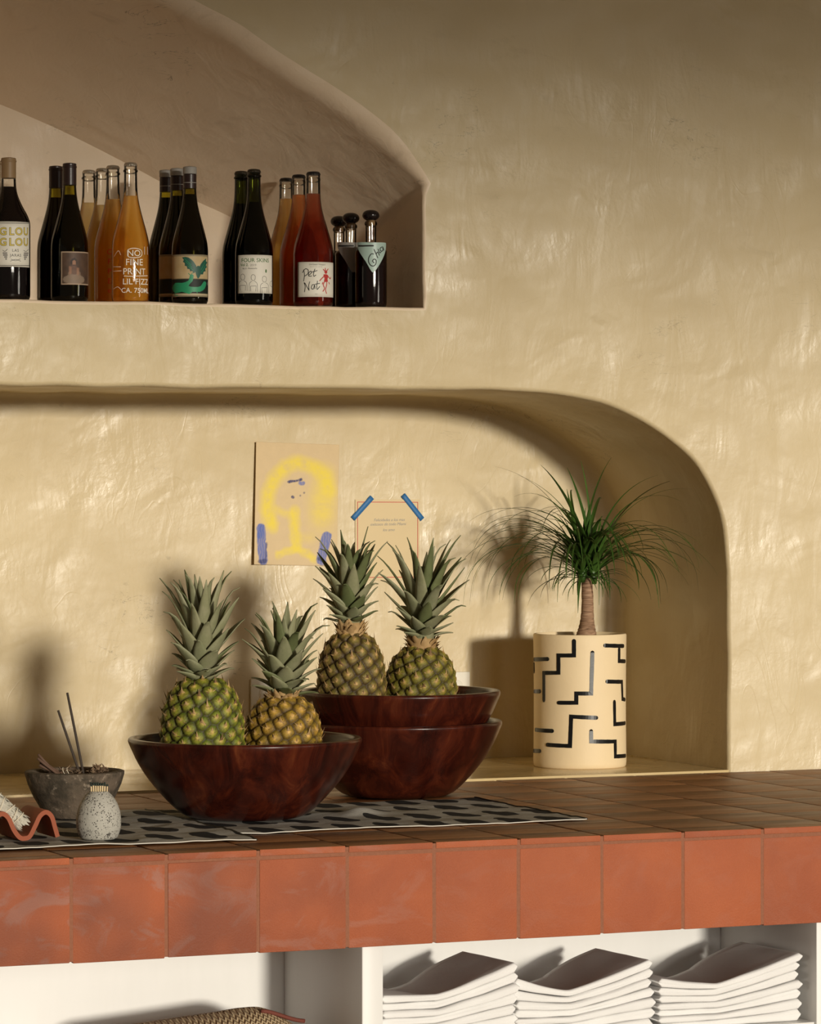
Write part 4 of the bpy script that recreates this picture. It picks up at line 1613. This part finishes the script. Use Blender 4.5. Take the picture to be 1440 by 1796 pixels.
# A dark claret bottles at the left edge
GA = 'tan-topped dark bottles at the left end of the shelf'
for i, (px, top, lab) in enumerate(((15, 277.5, 'dark red wine bottle at the left end with yellow bubble letters on white label'),
                                    (-12, 282, 'dark bottle half hidden behind the yellow-lettered bottle at the left end'))):
    B = Bottle(px, top, 38, ROW + .0 + i * .095, lab, GA, 'bordeaux')
    B.glass(M['glass_clear'], B.H - .004)
    B.wine(M['wine_dark'], B.z(328) if i == 0 else B.z(333))
    B.cap('capsule', M['cork'], B.z(313 if i == 0 else 318), B.H, B.R * .345)
    B.lip(M['cork'], B.z(top + 8), B.z(top + 3), B.R * .365)
    if i == 0:
        B.label_patch(-20, 51, 389, 468, M['paper'], nx=28)
        for yy in (391.5, 465.5): B.stroke([(-20, yy), (-2, yy), (15, yy), (33, yy), (51, yy)], .8, M['ink'], 'label_rule', sm=0)
        for r_, yy in enumerate((406, 424.5)):
            for ch, xx in (('G', 5.5), ('L', 20), ('O', 33), ('U', 45)):
                sc = 1.0 if ch != 'U' else .8
                B.text(ch, xx, yy + 6.2, 18.5, M['ink'], offset=.0009, name='letter_outline', lift=.0007)
                B.text(ch, xx, yy + 6.2, 18.5, M['ink_yellow'], offset=.00025, name='letter', lift=.0010)
        B.text('LAS', 27, 441.5, 7, M['ink'], space=1.15)
        B.text('JARAS', 27.5, 450, 7, M['ink'], space=1.15)
        B.strokes([[(18, 458), (27, 455), (36, 458)], [(19, 454.5), (27, 457), (35, 454)]], .7, M['ink'])
        for gx in (9, 45):
            for q in range(9):
                row_ = (0, 0, 0, 1, 1, 1, 2, 2, 3)[q]; col_ = (-1, 0, 1, -1, 0, 1, -.5, .5, 0)[q]
                B.fill(circ(gx + col_ * 2.5 + (row_ * .6 if gx < 20 else -row_ * .6), 444 + row_ * 3.4, 1.5, 1.7), M['ink_grey'], 'grape', sm=2)
            B.stroke([(gx - 4, 439), (gx, 441), (gx + 4, 437)], .8, M['ink'], 'grape_leaf')

# B two dark burgundy bottles
GB = 'dark-capsuled red wine bottles near the left end'
for i, (px, top, dy) in enumerate(((122, 287, 0), (98, 292, STEP))):
    B = Bottle(px, top, 33, ROW + dy, ('dark red wine bottle with a small square brown painting label' if i == 0 else 'dark red wine bottle standing behind the one with the painting label'), GB)
    B.glass(M['glass_green'], B.H - .003)
    B.wine(M['wine_dark'] if i == 0 else M['wine_ruby'], B.z(342 if i == 0 else 347))
    B.cap('capsule', M['capsule'], B.z(325 if i == 0 else 330), B.H, B.R * .365)
    B.lip(M['capsule'], B.z(top + 9), B.z(top + 3), B.R * .385)
    if i == 0:
        cream, brn, drk, skin, dress = lin('#b59c84'), lin('#5d4534'), lin('#3a2c24'), lin('#a9795c'), lin('#7d6450')

        def art(a, b):
            if a < .035 or a > .965 or b < .045 or b > .975: return cream
            n_ = noise.noise(Vector((a * 7, b * 7, 2))) * .5 + .5
            col = mixc(drk, brn, n_ * .9 + .3 * b)
            ell = lambda x, y, rx, ry: math.hypot((a - x) / rx, (b - y) / ry) < 1
            if ell(.40, .16, .34, .15): col = mixc(col, lin('#9a8672'), .65)
            if ell(.40, .30, .20, .15): col = mixc(col, lin('#8d7662'), .65)
            if ell(.38, .45, .11, .15): col = mixc(col, lin('#6b4a3a'), .8)
            if ell(.27, .43, .045, .13) or ell(.50, .40, .05, .12): col = mixc(col, skin, .6)
            if ell(.38, .69, .095, .11): col = mixc(col, lin('#241811'), .85)
            if ell(.385, .665, .055, .075): col = mixc(col, skin, .85)
            return col
        B.label_patch(107, 157 - 1.5, 441, 499, None, art, 40, 44)

# C four clear bottles with amber wine and white print
GC = 'clear crown-capped bottles of amber wine'
for i, (px, top, dy, fillpx, mt, lab) in enumerate(((229, 286, 0, 344, 'wine_amber', 'clear bottle of amber wine with white hand lettering, foremost of its row'),
                                                    (198, 291, STEP, 350, 'wine_amber', 'clear amber wine bottle directly behind the white-lettered one'),
                                                    (179.5, 296, STEP * 2, 360, 'wine_gold', 'third clear bottle back in the amber wine row, mostly hidden'),
                                                    (156, 299, STEP * 3, 356, 'wine_gold', 'rearmost clear bottle of the amber row, palest and beside the dark bottles'))):
    B = Bottle(px, top, 33, ROW + dy, lab, GC)
    B.glass(M['glass_clear'], B.H - .006)
    B.wine(M[mt], B.z(fillpx))
    B.cap('crown_cap', M['silver'], B.H - .0075, B.H, B.R * .325, .0012, 21)
    B.lip(M['glass_clear'], B.z(top + 17), B.z(top + 11), B.R * .39)
    if i == 0:
        W_ = M['ink_white']
        B.text('NO', 235, 449, 15, W_, offset=.0001)
        B.stroke([(224, 444), (225, 438), (235, 435.5), (246, 438), (248.5, 444), (246, 450), (235, 452), (225, 450)], 1.3, W_, 'print_frame', close=True)
        B.text('FINE', 236, 465, 16, W_, offset=.0001)
        B.text('PRINT', 236.5, 481, 15.5, W_, offset=.0001)
        B.strokes([[(218, 484), (228, 484.5), (240, 484), (258, 483.5)]], 1.2, W_, 'print_rule')
        B.text('LIL FIZZ', 240, 498.5, 14.5, W_, offset=.0001)
        B.text('CA. 750ML', 240, 513, 12, W_, offset=.0001)
        B.strokes([[(253, 433), (253, 446)], [(258, 433), (258, 446)]], 1.1, W_, 'print_rule', sm=0)
        B.strokes([[(201, 450), (208, 440), (212, 447)], [(199, 468), (212, 468)], [(199, 476), (213, 475)], [(200, 507), (207, 503), (213, 508)]], 1.0, W_, 'side_print')
    if i in (1, 2):
        for ch, yy in (('C', 446), ('F', 463), ('P', 480), ('E', 497), ('e', 513)):
            B.text(ch, px - 6, yy, 13, M['ink_red'], name='side_print')

# D three dark bottles with grey wax tops and green creature label
GD = 'grey-topped dark bottles with green creature labels'
for i, (px, top, dy, lab) in enumerate(((333, 293, 0, 'grey-topped dark bottle with a green bird and lizard label, foremost of three'),
                                        (310.5, 296, STEP, 'grey-topped dark bottle in the middle of the green label row'),
                                        (291.5, 299, STEP * 2, 'grey-topped dark bottle, rearmost of the green label row'))):
    B = Bottle(px, top, 32, ROW + dy, lab, GD)
    B.glass(M['glass_green'], B.H - .006)
    B.wine(M['wine_dark'], B.z(top + 48))
    B.cap('wax_top', M['grey_cap'], B.z(top + 12.5), B.H, B.R * .375)
    B.cap('capsule', M['capsule'], B.z(top + 38), B.z(top + 12.3), B.R * .362, dome=0)
    mobj('capsule_ring', *lathe([(B.R * .366, B.z(top + 28.5)), (B.R * .368, B.z(top + 28)), (B.R * .366, B.z(top + 27.4))], 32), M['grey_cap'], B.root)
    if i < 2:
        tan_, cream, drk = lin('#b59b6c'), lin('#c9b894'), lin('#0c130f')

        def art(a, b):
            if b > .97 or b < .03: return lin('#8d8066')
            if .05 < b < .085: return cream
            if b > .44: return mixc(tan_, cream, .35 + .4 * noise.noise(Vector((a * 9, b * 5, 4))))
            return mixc(drk, lin('#14241a'), .5 + .5 * noise.noise(Vector((a * 9, b * 14, 4))))
        B.label_patch(px - 31, px + 31, 446, 520, None, art, 44, 34)
    if i == 0:
        bird, em = M['bird'], M['emerald']
        wingl = [(1240, 775), (1222, 790), (1214, 775), (1202, 778), (1196, 762), (1184, 762), (1180, 745), (1168, 742), (1168, 725), (1156, 718), (1162, 704), (1150, 690), (1172, 686), (1190, 690), (1208, 702), (1224, 718), (1238, 742)]
        wingr = [(1248, 770), (1258, 748), (1268, 728), (1282, 710), (1300, 694), (1298, 712), (1306, 722), (1298, 736), (1304, 750), (1294, 760), (1296, 776), (1284, 780), (1280, 796), (1266, 796)]
        B.fill([c18(*p) for p in wingl], bird, 'bird_wing', sm=0)
        B.fill([c18(*p) for p in wingr], bird, 'bird_wing', sm=0)
        B.fill([c18(*p) for p in ((1238, 750), (1252, 742), (1264, 752), (1268, 780), (1262, 804), (1250, 822), (1240, 806), (1234, 780))], bird, 'bird_body', sm=3, lift=.0009)
        B.strokes([[c18(1166, 696), c18(1205, 735)], [c18(1172, 716), c18(1212, 752)], [c18(1186, 742), c18(1220, 770)], [c18(1294, 712), c18(1268, 765)], [c18(1296, 738), c18(1270, 782)]], .9, em, 'wing_feather', lift=.001)
        B.fill([c18(*p) for p in ((1090, 885), (1110, 850), (1150, 850), (1190, 835), (1200, 800), (1222, 800), (1215, 838), (1190, 868), (1230, 875), (1265, 870), (1285, 840), (1300, 850), (1290, 885), (1262, 905), (1215, 905), (1195, 920), (1150, 905), (1110, 915))], em, 'lizard_drawing', sm=2)
        B.strokes([[c18(1120, 900), c18(1105, 925), c18(1125, 928)], [c18(1240, 895), c18(1245, 915)], [c18(1190, 790), c18(1205, 800), c18(1215, 785)]], 1.2, em, 'lizard_leg')
        B.text('81', 368 - 4, 500, 8, M['ink_grey'], name='label_number')

# E two dark sparkling bottles
GE = 'dark green crown-capped bottles in the middle of the shelf'
for i, (px, top, dy) in enumerate(((445.5, 297.5, 0), (423, 301, STEP))):
    B = Bottle(px, top, 33.5, ROW + dy, ('dark green bottle with a pale label of green lettering and line-drawn people' if i == 0 else 'dark green bottle standing behind the pale-labelled one in mid shelf'), GE)
    B.glass(M['glass_dark'], B.H - .006)
    B.wine(M['wine_dark'], B.z(355 if i == 0 else 358))
    B.cap('crown_cap', M['dark_metal'], B.H - .0075, B.H, B.R * .325, .0012, 21)
    B.lip(M['glass_dark'], B.z(top + 14), B.z(top + 9), B.R * .39)
    if i == 0:
        B.label_patch(417.5, 477, 447, 514, M['paper'])
        B.text('FOUR SKINS', *c28(318, 718), 9.6, M['ink_green'], offset=.00012)
        B.text('Vol 2.', *c28(248, 744), 6.6, M['ink_green'], offset=.0001)
        B.text('2019', *c28(303, 744), 5.5, M['ink_grey'])
        B.text('By J.C. Montecarlo', *c28(280, 762), 3.4, M['ink'])
        for hx, hy in ((238, 812), (303, 815), (372, 825), (420, 855)):
            L = [[c28(hx - 13, hy), c28(hx - 9, hy - 14), c28(hx + 3, hy - 17), c28(hx + 13, hy - 6), c28(hx + 10, hy + 14), c28(hx, hy + 20), c28(hx - 11, hy + 12), c28(hx - 13, hy)]]
            if hx < 400:
                L += [[c28(hx - 25, hy + 88), c28(hx - 24, hy + 40), c28(hx - 8, hy + 24)], [c28(hx + 27, hy + 88), c28(hx + 25, hy + 40), c28(hx + 8, hy + 24)], [c28(hx - 17, hy + 55), c28(hx + 18, hy + 53)], [c28(hx - 15, hy + 86), c28(hx - 17, hy + 55)], [c28(hx + 16, hy + 86), c28(hx + 18, hy + 53)]]
            B.strokes(L, .55, M['ink'], 'people_drawing', sm=3)
        B.fill(circ(*c28(382, 775), 1.3, 3.2), M['ink_green'], 'label_mark', sm=2)

# F three clear bottles of red-orange wine
GF = 'clear black-capped bottles of orange-red wine'
for i, (px, top, dy, fillpx, mt, lab) in enumerate(((549.5, 302, 0, 340, 'wine_red', 'clear bottle of red wine with brush lettering and a dancing red figure'),
                                                    (524, 307, STEP, 342, 'wine_orange', 'black-capped bottle of orange wine behind the brush-lettered one'),
                                                    (502, 313, STEP * 2, 349, 'wine_amber', 'black-capped bottle of amber wine, rearmost behind the brush-lettered one'))):
    B = Bottle(px, top, 35.5 if i == 0 else 34, ROW + dy, lab, GF)
    B.glass(M['glass_clear'], B.H - .006)
    B.wine(M[mt], B.z(fillpx))
    B.cap('crown_cap', M['black'], B.H - .0075, B.H, B.R * .32, .0012, 21)
    B.lip(M['glass_clear'], B.z(top + 16), B.z(top + 10), B.R * .36)
    if i == 0:
        B.label_patch(522.5, 585, 459.5, 520.5, M['paper'])
        I = M['ink']
        B.strokes([[c28(*p) for p in L] for L in (
            ((622, 768), (628, 800), (622, 838)), ((615, 785), (632, 762), (650, 768), (648, 792), (628, 808)),
            ((655, 800), (668, 790), (668, 776), (656, 784), (654, 806), (672, 806)), ((692, 762), (684, 790), (686, 808), (698, 800)), ((672, 782), (706, 772)),
            ((625, 848), (632, 872), (628, 906)), ((630, 850), (644, 876), (656, 896)), ((656, 896), (654, 866), (660, 842)),
            ((688, 860), (676, 862), (670, 882), (682, 888), (690, 862), (692, 886)), ((708, 838), (704, 866), (706, 890), (722, 872)), ((694, 858), (722, 852)))], 1.25, I, 'brush_lettering', sm=4)
        B.text('Old Estate / Vineyard', *c28(708, 738), 3.4, I)
        B.text('wine from the south hills', *c28(700, 750), 2.2, M['ink_grey'])
        B.text('2021', *c28(702, 922), 2.6, M['ink_grey'])
        Rk = M['ink_red']
        B.fill([c28(*p) for p in ((744, 800), (752, 795), (766, 796), (775, 806), (770, 826), (772, 842), (748, 842), (752, 822))], Rk, 'figure_drawing', sm=2)
        B.fill(circ(*c28(760, 782), 2.4, 3.0), Rk, 'figure_drawing', sm=2)
        B.strokes([[c28(*p) for p in L] for L in (
            ((750, 806), (734, 822), (722, 836)), ((772, 806), (786, 824), (790, 814)), ((752, 842), (744, 862), (752, 884), (742, 902)),
            ((766, 842), (764, 866), (758, 892), (764, 916)), ((752, 774), (744, 764)), ((766, 774), (774, 762)), ((758, 772), (756, 758)), ((742, 846), (738, 856)), ((778, 846), (782, 856)))], 1.7, Rk, 'figure_drawing', sm=3)

# G three short bottles with round black stoppers
GG = 'short dark bottles with round black stoppers'
for i, (px, top, dy, lab) in enumerate(((650.5, 368.5, 0, 'short dark bottle with a mint triangle label and round black stopper'),
                                        (615.5, 373.5, .088, 'short dark bottle with round stopper, middle of the three by the jamb'),
                                        (594.7, 379, .176, 'short dark bottle with round stopper, rearmost of the three by the jamb'))):
    B = Bottle(px, top, 28, ROW + dy - .006, lab, GG, 'short', 'aperitif_bottle')
    Hs = B.H
    B.H = B.z(top + 22)
    B.glass(M['glass_clear'], B.H)
    B.wine(M['wine_brown'], B.H * .715)
    B.lip(M['glass_clear'], B.z(top + 28), B.z(top + 20), B.R * .40)
    zs = B.z(top + 19)
    mobj('stopper', *lathe([(0, zs)] + [(B.R * .54 * math.sin(a) ** .8, zs + (Hs - zs) * (1 - math.cos(a)) / 2) for a in [PI * j / 14 for j in range(1, 14)]] + [(0, Hs)], 40), M['black_gloss'], B.root)
    mobj('stopper_neck', *lathe([(0, zs - .010), (B.R * .27, zs - .010), (B.R * .27, zs + .002), (0, zs + .002)], 24), M['cork'], B.root)
    if i < 2:
        dx = px - 650.5
        tri = [c28(*p) for p in ((962, 600), (975, 594), (1050, 595), (1128, 596), (1140, 604), (1136, 650), (1110, 715), (1072, 775), (1062, 782), (1048, 775), (1012, 712), (968, 640))]
        tri = [(x + dx, y) for x, y in tri]
        B.fill(tri, M['mint'] if i == 0 else M['ink_grey'], 'label', sm=3, lift=.0005)
        B.stroke([(p[0] + dx, p[1]) for p in (c28(972, 617), c28(1000, 617), c28(1060, 616))], 2.6, M['ink'], 'label_bar', sm=0, lift=.001)
    if i == 0:
        B.strokes([[c28(*p) for p in L] for L in (
            ((1062, 668), (1048, 668), (1034, 690), (1032, 716), (1044, 738), (1062, 744), (1076, 730), (1078, 708), (1066, 700), (1056, 712), (1066, 724)),
            ((1066, 640), (1078, 668), (1088, 692)), ((1078, 668), (1088, 656), (1098, 676)), ((1090, 638), (1100, 660), (1108, 656)), ((1112, 624), (1102, 634), (1108, 650), (1120, 644), (1118, 622), (1126, 644)))], 1.5, M['ink'], 'script_lettering', sm=4, lift=.001)

# ------------------------------------------------------------------ paintings and notes on the niche wall
def cd(x, y): return ((x - 160.0) / 535.0, (905 - y) / 780.0)


TL, TR, BL = at_y(447, 775, ND), at_y(594, 780, ND), at_y(441.5, 990, ND)
PWd, PHt = (TR - TL).length, (TL - BL).length
nx_, ny_ = 134, 190
gx, gy = np.meshgrid(np.linspace(0, 1, nx_ + 1), np.linspace(0, 1, ny_ + 1))
ga, gb = gx.ravel() * 535 + 160, 905 - gy.ravel() * 780
nz_ = np.array([noise.noise(Vector((a * .02, b * .02, 3))) + .5 * noise.noise(Vector((a * .06, b * .06, 8))) for a, b in zip(ga, gb)])


def dist_poly(pts):
    best = np.full(ga.shape, 1e9)
    for (x0, y0), (x1, y1) in zip(pts, pts[1:]):
        dx, dy = x1 - x0, y1 - y0
        t = np.clip(((ga - x0) * dx + (gb - y0) * dy) / max(1e-6, dx * dx + dy * dy), 0, 1)
        best = np.minimum(best, np.hypot(ga - x0 - t * dx, gb - y0 - t * dy))
    return best


paper = np.array(lin('#d8c097')); ycol = np.array(lin('#efd84a')); bcol = np.array(lin('#3f62b4')); dkb = np.array(lin('#1e2f6b'))
acol = np.tile(paper, (len(ga), 1)) * (1 + .03 * nz_[:, None])
for pts, wd, soft, op in (([(265, 640), (238, 560), (245, 450), (290, 345), (360, 275), (430, 245), (540, 275), (610, 330), (635, 420)], 30, 26, .9),
                          ([(600, 320), (612, 430), (600, 560)], 46, 44, .55), ([(580, 480), (590, 620)], 30, 60, .35), ([(420, 560), (420, 640), (428, 720), (432, 790)], 24, 18, .9),
                          ([(320, 835), (380, 815), (440, 800), (500, 825), (548, 862)], 17, 14, .8), ([(300, 550), (350, 575), (410, 575)], 12, 16, .6), ([(440, 725), (520, 730)], 12, 26, .35), ([(270, 600), (290, 680)], 16, 16, .6)):
    d_ = dist_poly(pts) + nz_ * 14
    m_ = (1 - np.clip((d_ - wd * .7) / (soft * 1.7), 0, 1)) * op * np.clip(.80 + .45 * nz_, .3, .95)
    acol = acol * (1 - m_[:, None]) + ycol * m_[:, None]
for pts, wd, soft, op, c_ in (([(203, 675), (210, 780), (222, 875)], 27, 6, .85, bcol), ([(205, 665), (196, 720)], 16, 8, .6, bcol), ([(628, 715), (610, 800), (598, 870)], 28, 6, .85, bcol),
                              ([(380, 374), (455, 357)], 7, 4, .95, dkb), ([(448, 378), (470, 380)], 9, 5, .75, bcol), ([(405, 470), (406, 471)], 9, 3, .95, dkb),
                              ([(454, 459), (455, 459)], 6, 3, .75, dkb), ([(478, 440), (479, 440)], 4, 3, .75, dkb), ([(195, 885), (235, 880)], 9, 5, .8, dkb), ([(580, 860), (612, 878)], 6, 5, .8, dkb), ([(240, 760), (238, 870)], 4, 4, .5, dkb)):
    d_ = dist_poly(pts) + nz_ * 6
    m_ = (1 - np.clip((d_ - wd) / soft, 0, 1)) * op * (1 + .25 * np.sin(ga * .35 + nz_ * 4)).clip(0, 1)
    acol = acol * (1 - m_[:, None]) + c_ * m_[:, None]
pv = []
for a, b_ in zip(gx.ravel(), gy.ravel()):
    q = BL + (TL - BL) * b_ + (TR - TL) * a
    pv.append((q.x - BL.x, -.003 - .012 * (1 - a) ** 3 * (.45 + .55 * (1 - b_)) - .004 * (a ** 4) * (1 - b_), q.z - BL.z))
pf = [(j * (nx_ + 1) + i, j * (nx_ + 1) + i + 1, (j + 1) * (nx_ + 1) + i + 1, (j + 1) * (nx_ + 1) + i) for j in range(ny_) for i in range(nx_)]
o = mobj('painting_sheet', pv, pf, M['art'], loc=(BL.x, ND, BL.z), cols=acol)
s = o.modifiers.new('thick', 'SOLIDIFY'); s.thickness = .0005; s.offset = 0
tag(o, 'unframed sheet with a yellow watercolour figure and blue strokes on the niche wall', 'painting')

n0, n1 = at_y(622.5, 1018, ND), at_y(735.5, 876, ND)
note = empty('handwritten_note', ((n0.x + n1.x) / 2, ND, n0.z))
tag(note, 'cream note with thin red border and handwriting, held by blue tape on the niche wall', 'note')
NX = note.location.x
nxz = lambda x, y: (lambda p: (p.x - NX, p.z - n0.z))(at_y(x, y, ND))
b = MB(); b.box(n0.x - NX, n1.x - NX, -.0022, -.0016, 0, n1.z - n0.z); b.obj('paper', M['note'], note, smooth=False)
fnw = lambda y: (lambda u, v: (u, y, v))
mapped('red_border', ribbon([nxz(626.5, 1013), nxz(732, 1012), nxz(732, 881), nxz(626.5, 880.5)], .0015, close=True), fnw(-.0026), M['ink_red'], note)
for t_, x, y in (('Felicidades a los mas', 682, 914), ('exitosos de todo Miami', 680, 921.5), ('los amo', 681, 931.5)):
    u, v = nxz(x, y)
    mapped('handwriting', move2(text2d(t_, .0098, shear=.3, space=.98), u, v, .01), fnw(-.0026), M['ink_grey'], note)
for a_, b_ in (((618, 910), (652, 872)), ((706, 868), (740, 911)), ((728, 1022), (746, 1003)), ((614, 1002), (634, 1022))):
    P, Q = Vector(nxz(*a_)), Vector(nxz(*b_))
    n_ = 8
    pts = [P.lerp(Q, i / n_) for i in range(n_ + 1)]
    v2, f2 = ribbon(pts, .0125, rnd=False)
    o = mobj('blue_tape', [(x, -.0034, z) for x, z in v2], f2, M['tape'], note)
    s = o.modifiers.new('thick', 'SOLIDIFY'); s.thickness = .0004; s.offset = 0
# white plates low on the niche wall
for x0, x1, y0, y1, lab in ((786, 812.5, 1178, 1222, 'white wall plate low on the niche wall beside the rear right pineapple'), (449, 478, 1190, 1236, 'white wall plate low on the niche wall between the front pineapples')):
    p0, p1 = at_y(x0, y1, ND), at_y(x1, y0, ND)
    o = mobj('outlet_plate', [], []); me_ = tile_mesh('outlet_plate', p1.x - p0.x + .03, .006, .115, M['plate'], bev=.002, jit=0)
    o.data = me_
    o.location = (p0.x - .015, ND - .0065, p1.z - .115)
    tag(o, lab, 'outlet', 'white outlet plates')
    for zz in (.034, .080):
        b = MB(); b.add(*lathe([(0, .0012), (.0150, .0012), (.0160, .0004), (.0160, 0), (0, 0)], 24))
        q = b.obj('socket', M['plate'], o, loc=((p1.x - p0.x + .03) / 2, 0.0, zz)); q.rotation_euler = (PI / 2, 0, 0)

# ------------------------------------------------------------------ folded napkins in the cabinet
ORD = ('top', 'second', 'third', 'fourth', 'fifth', 'sixth', 'seventh')


def napkin(Wd, dpt, bot, top, seed):
    """folded cloth slab between two surfaces bot(u, v) and top(u, v); u across, v from front 0 to back 1"""
    rn = random.Random(seed)
    nu, half = 48, 10
    v, f = [], []
    crease = rn.uniform(.38, .62)
    lay = [(1 - k / half, 0.0, 0.0) for k in range(half + 1)] + [(0.0, .5 - .5 * math.cos(a), -.007 * math.sin(a) ** .7) for a in [PI * i / 10 for i in range(1, 10)]] + [(k / half, 1.0, 0.0) for k in range(half + 1)]
    for i in range(nu + 1):
        u = i / nu
        u = u ** 1.0
        e = min(u, 1 - u) / .022
        sq = math.sqrt(max(0, 1 - (1 - min(1, e)) ** 2))
        for vv, h, dy in lay:
            a, b_ = bot(u, vv), top(u, vv)
            hh = .5 + (h - .5) * max(.25, sq)
            cr = .0022 * math.exp(-((h - crease) / .13) ** 2) if dy < 0 else 0
            wv = .0010 * noise.noise(Vector((u * 6 + seed, vv * 3, seed * .7 + h * 2)))
            x = Wd * u + .003 * noise.noise(Vector((vv * 2.5, seed, u)))
            v.append((x, dpt * vv + dy + cr + .0035 * noise.noise(Vector((u * 4, seed * 2.1, h))), a + (b_ - a) * hh + wv))
    n = len(lay)
    for i in range(nu):
        for k in range(n - 1):
            f.append((i * n + k, (i + 1) * n + k, (i + 1) * n + k + 1, i * n + k + 1))
        f.append((i * n + n - 1, (i + 1) * n + n - 1, (i + 1) * n, i * n))
    f.append(tuple(range(n)))
    f.append(tuple(nu * n + k for k in range(n - 1, -1, -1)))
    return v, f


NY = CY0 + .035
# name, left px, right px, front edge px at the left, rise of the right end, left end lift, sag in the middle
STK = (('left', 640, 905, 1743, .054, .004, .024), ('middle', 898, 1143, 1735, .052, .030, .026), ('right', 1150, 1402, 1722, .052, .016, .030))
for si, (nm, xa, xb, ytop, rise, lift_l, sag) in enumerate(STK):
    N = 7
    zt_ = at_y((xa + xb) / 2, ytop, NY).z
    x0 = max(at_y(xa, 1740, NY).x, u1b + .004)
    x1 = at_y(xb, 1740, NY).x
    Wd0 = x1 - x0

    def surf(i, u, v, si=si, N=N, zt_=zt_, rise=rise, lift_l=lift_l, sag=sag):      # i = 0 top of the stack ... N bottom
        lv = 1 - i / N
        z = (zt_ - SHELF) * lv
        z += rise * lv ** .75 * max(0, (u - .40) / .60) ** 1.15 * (1 - .12 * v)
        z += lift_l * lv ** 3 * max(0, 1 - u / .38) ** 1.3
        z -= sag * (lv ** 7) * v ** .8 * math.exp(-((u - .46) / .22) ** 2)
        z += .0016 * noise.noise(Vector((u * 3 + si * 7, v * 2, i * 1.7))) * (0 < i < N)
        return max(z, .0002)
    for i in range(N):
        rn = random.Random(si * 20 + i)
        dx0, dx1 = rn.uniform(0, .006), rn.uniform(-.008, .003) + .0006 * i
        g0, g1 = (lambda u, v, i=i: surf(i + 1, u, v) + .0004), (lambda u, v, i=i: surf(i, u, v) - .0004)
        v, f = napkin(Wd0 - dx0 + dx1, .235, g0, g1, si * 10 + i + 1)
        o = mobj('folded_napkin', v, f, M['cotton'], loc=(x0 + dx0, NY + rn.uniform(-.004, .004), SHELF + .0005))
        tag(o, f'white cloth napkin, {ORD[i]} of the {nm} folded stack under the counter' if i else f'white cloth napkin with a sagging middle, topmost of the {nm} stack under the counter', 'napkin', 'folded white napkins under the counter')

# ------------------------------------------------------------------ straw bag under the counter, only its upper edge in view
sb0, sb1 = at_y(165, 1790, CY0 + .16), at_y(530, 1790, CY0 + .16)
bag = empty('straw_bag', ((sb0.x + sb1.x) / 2, CY0 + .17, SHELF + .0005))
tag(bag, 'woven straw bag lying in the open shelf below the tiles, only its top in view', 'bag')
a_, b2 = (sb1.x - sb0.x) / 2, .11
topz = lambda x: at_y(430, 1777, CY0 + .16).z - SHELF + .004 * math.sin(x * 9) - .010 * sstep(.03, -a_, x) + .006 * math.exp(-((x - .10) / .05) ** 2) - .020 * sstep(a_ * .55, a_, x)
v, f = [], []
nb, nh = 64, 14
for j in range(nh + 1):
    t = j / nh
    for i in range(nb):
        an = 2 * PI * i / nb
        cx_, sx_ = math.cos(an), math.sin(an)
        x = a_ * math.copysign(abs(cx_) ** .5, cx_); y = b2 * math.copysign(abs(sx_) ** .7, sx_)
        sh = (math.sin(PI / 2 * min(1, (1 - t) * 1.15)) ** .6 if t > .2 else 1)
        sh = max(.02, sh)
        v.append((x * (.72 + .28 * sh), y * sh, topz(x * (.72 + .28 * sh)) * t ** .9))
for j in range(nh):
    for i in range(nb):
        k2 = (i + 1) % nb
        f.append((j * nb + i, j * nb + k2, (j + 1) * nb + k2, (j + 1) * nb + i))
f.append(tuple(range(nb - 1, -1, -1))); f.append(tuple(nh * nb + i for i in range(nb)))
mobj('bag_body', v, f, M['straw'], bag)
rp = [Vector((x, -.045 + .01 * math.sin(x * 12), topz(x) * .955)) for x in [a_ * (.55 + .42 * i / 10) for i in range(11)]]
mobj('red_trim', *tube(rp, .004, 8), M['rope_red'], bag)['label'] = 'dull red trim at the right end'
